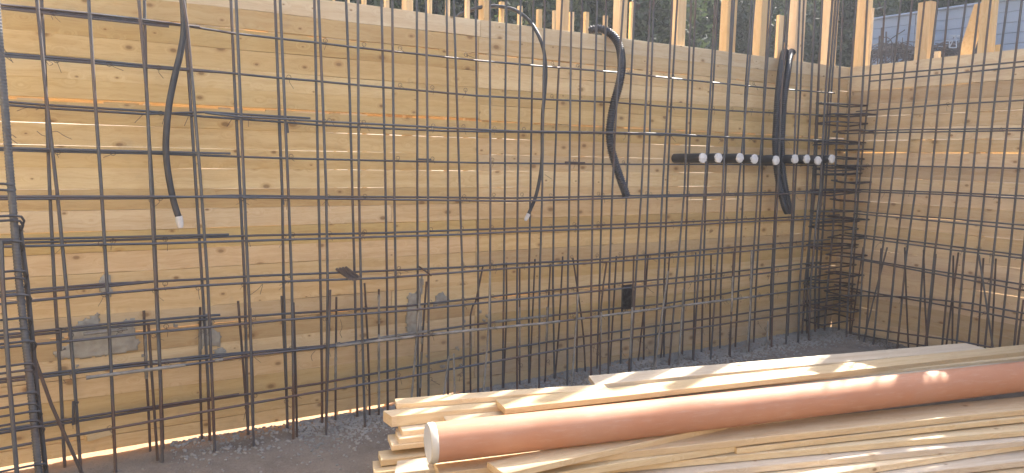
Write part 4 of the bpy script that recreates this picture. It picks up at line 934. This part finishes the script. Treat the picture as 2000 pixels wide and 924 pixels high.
# two shuttering walls added out of view to bounce warm light into the pit
WS = empty('formwork_wall', (-3.3, -3, 0), 'unseen shuttering wall added left of the camera to bounce warm sunlight', 'formwork wall')
for k in range(22):
    o = link('plank', board_mesh(7.6, .097, T, 300+k), WOOD_WALL, WS); o.rotation_euler.z = math.pi/2; o.location = Vector((0, -4.4, .1*k-.0))
WB = empty('formwork_wall', (1, -7.2, 0), 'unseen shuttering wall added behind the camera to bounce warm sunlight', 'formwork wall')
for k in range(22):
    o = link('plank', board_mesh(9.0, .097, T, 330+k), WOOD_WALL, WB); o.rotation_euler.z = math.pi; o.location = Vector((4.6, 0, .1*k-.0))
# plain building out of view, added to bounce sunlight onto the right-hand wall
PLASTER = simple('white_plaster', (.70, .68, .63), (.78, .76, .70), 1.5, .9, bump=.2)
GLASS = simple('dark_glass', (.03, .035, .04), (.05, .055, .06), 2, .1)
TILE = simple('clay_roof', (.32, .14, .08), (.42, .2, .12), 4, .8)
HS = empty('bounce_building', (-7, -5, -.12), 'white rendered building added out of view to bounce sunlight into the pit', 'bounce_building')
mb = MB(); mb.quadbox(Vector((-2.5, 0, 3.1)), Vector((2.5, 0, 0)), Vector((0, 7.5, 0)), Vector((0, 0, 3.1))); mb.build('wall', PLASTER, HS, False)
vs = [(.5, -8, 6.2), (.5, 8, 6.2), (-5.5, 8, 6.2), (-5.5, -8, 6.2), (-2.5, -8, 8.0), (-2.5, 8, 8.0)]
link('roof', mesh('roof', vs, [(0, 1, 5, 4), (2, 3, 4, 5), (0, 4, 3), (1, 2, 5), (3, 2, 1, 0)]), TILE, HS)
for yy in (-5, -1.7, 1.7, 5):
    for zz_ in (1.6, 4.5):
        mb = MB(); mb.quadbox(Vector((.02, yy, zz_)), Vector((.05, 0, 0)), Vector((0, .55, 0)), Vector((0, 0, .7))); f_ = mb.build('window', WHITEPOLE, HS, False)
        mb = MB(); mb.quadbox(Vector((.06, yy, zz_)), Vector((.03, 0, 0)), Vector((0, .47, 0)), Vector((0, 0, .62))); mb.build('pane', GLASS, f_, False)
# hillside closing the view
vs = []; fs = []; nx, ny = 70, 20
for j in range(ny):
    for i in range(nx):
        an = math.radians(-60+i*2.9); r = 15+j*2.2
        x = 4+math.sin(an)*r*1.15; y = -2+math.cos(an)*r*.85
        vs.append((x, y, -.3+min(j*1.6, 13)+noise.noise(Vector((x*.3, y*.3, 1)))*.9*min(j, 3)))
for j in range(ny-1):
    for i in range(nx-1): a = j*nx+i; fs.append((a, a+1, a+nx+1, a+nx))
HILL = simple('scrub_hill', (.018, .028, .018), (.045, .055, .032), 2.5, .95, bump=1, dist=.3)
tag(link('hillside', mesh('hillside', vs, fs, True), HILL), kind='structure')

# thin haze volume added to veil and lift the dark tones
mb = MB(); mb.quadbox(Vector((4, 1, 4.0)), Vector((34, 0, 0)), Vector((0, 34, 0)), Vector((0, 0, 5.6)))
HZ = bpy.data.materials.new('veil_haze'); HZ.use_nodes = True; t = HZ.node_tree; t.nodes.remove(t.nodes['Principled BSDF'])
pv = t.nodes.new('ShaderNodeVolumePrincipled'); pv.inputs['Color'].default_value = (.86, .9, 1, 1); pv.inputs['Density'].default_value = .003; pv.inputs['Anisotropy'].default_value = .3
t.links.new(pv.outputs[0], t.nodes['Material Output'].inputs['Volume'])
tag(mb.build('haze', HZ, None, False), 'thin added haze veiling the site', None, None, 'stuff')
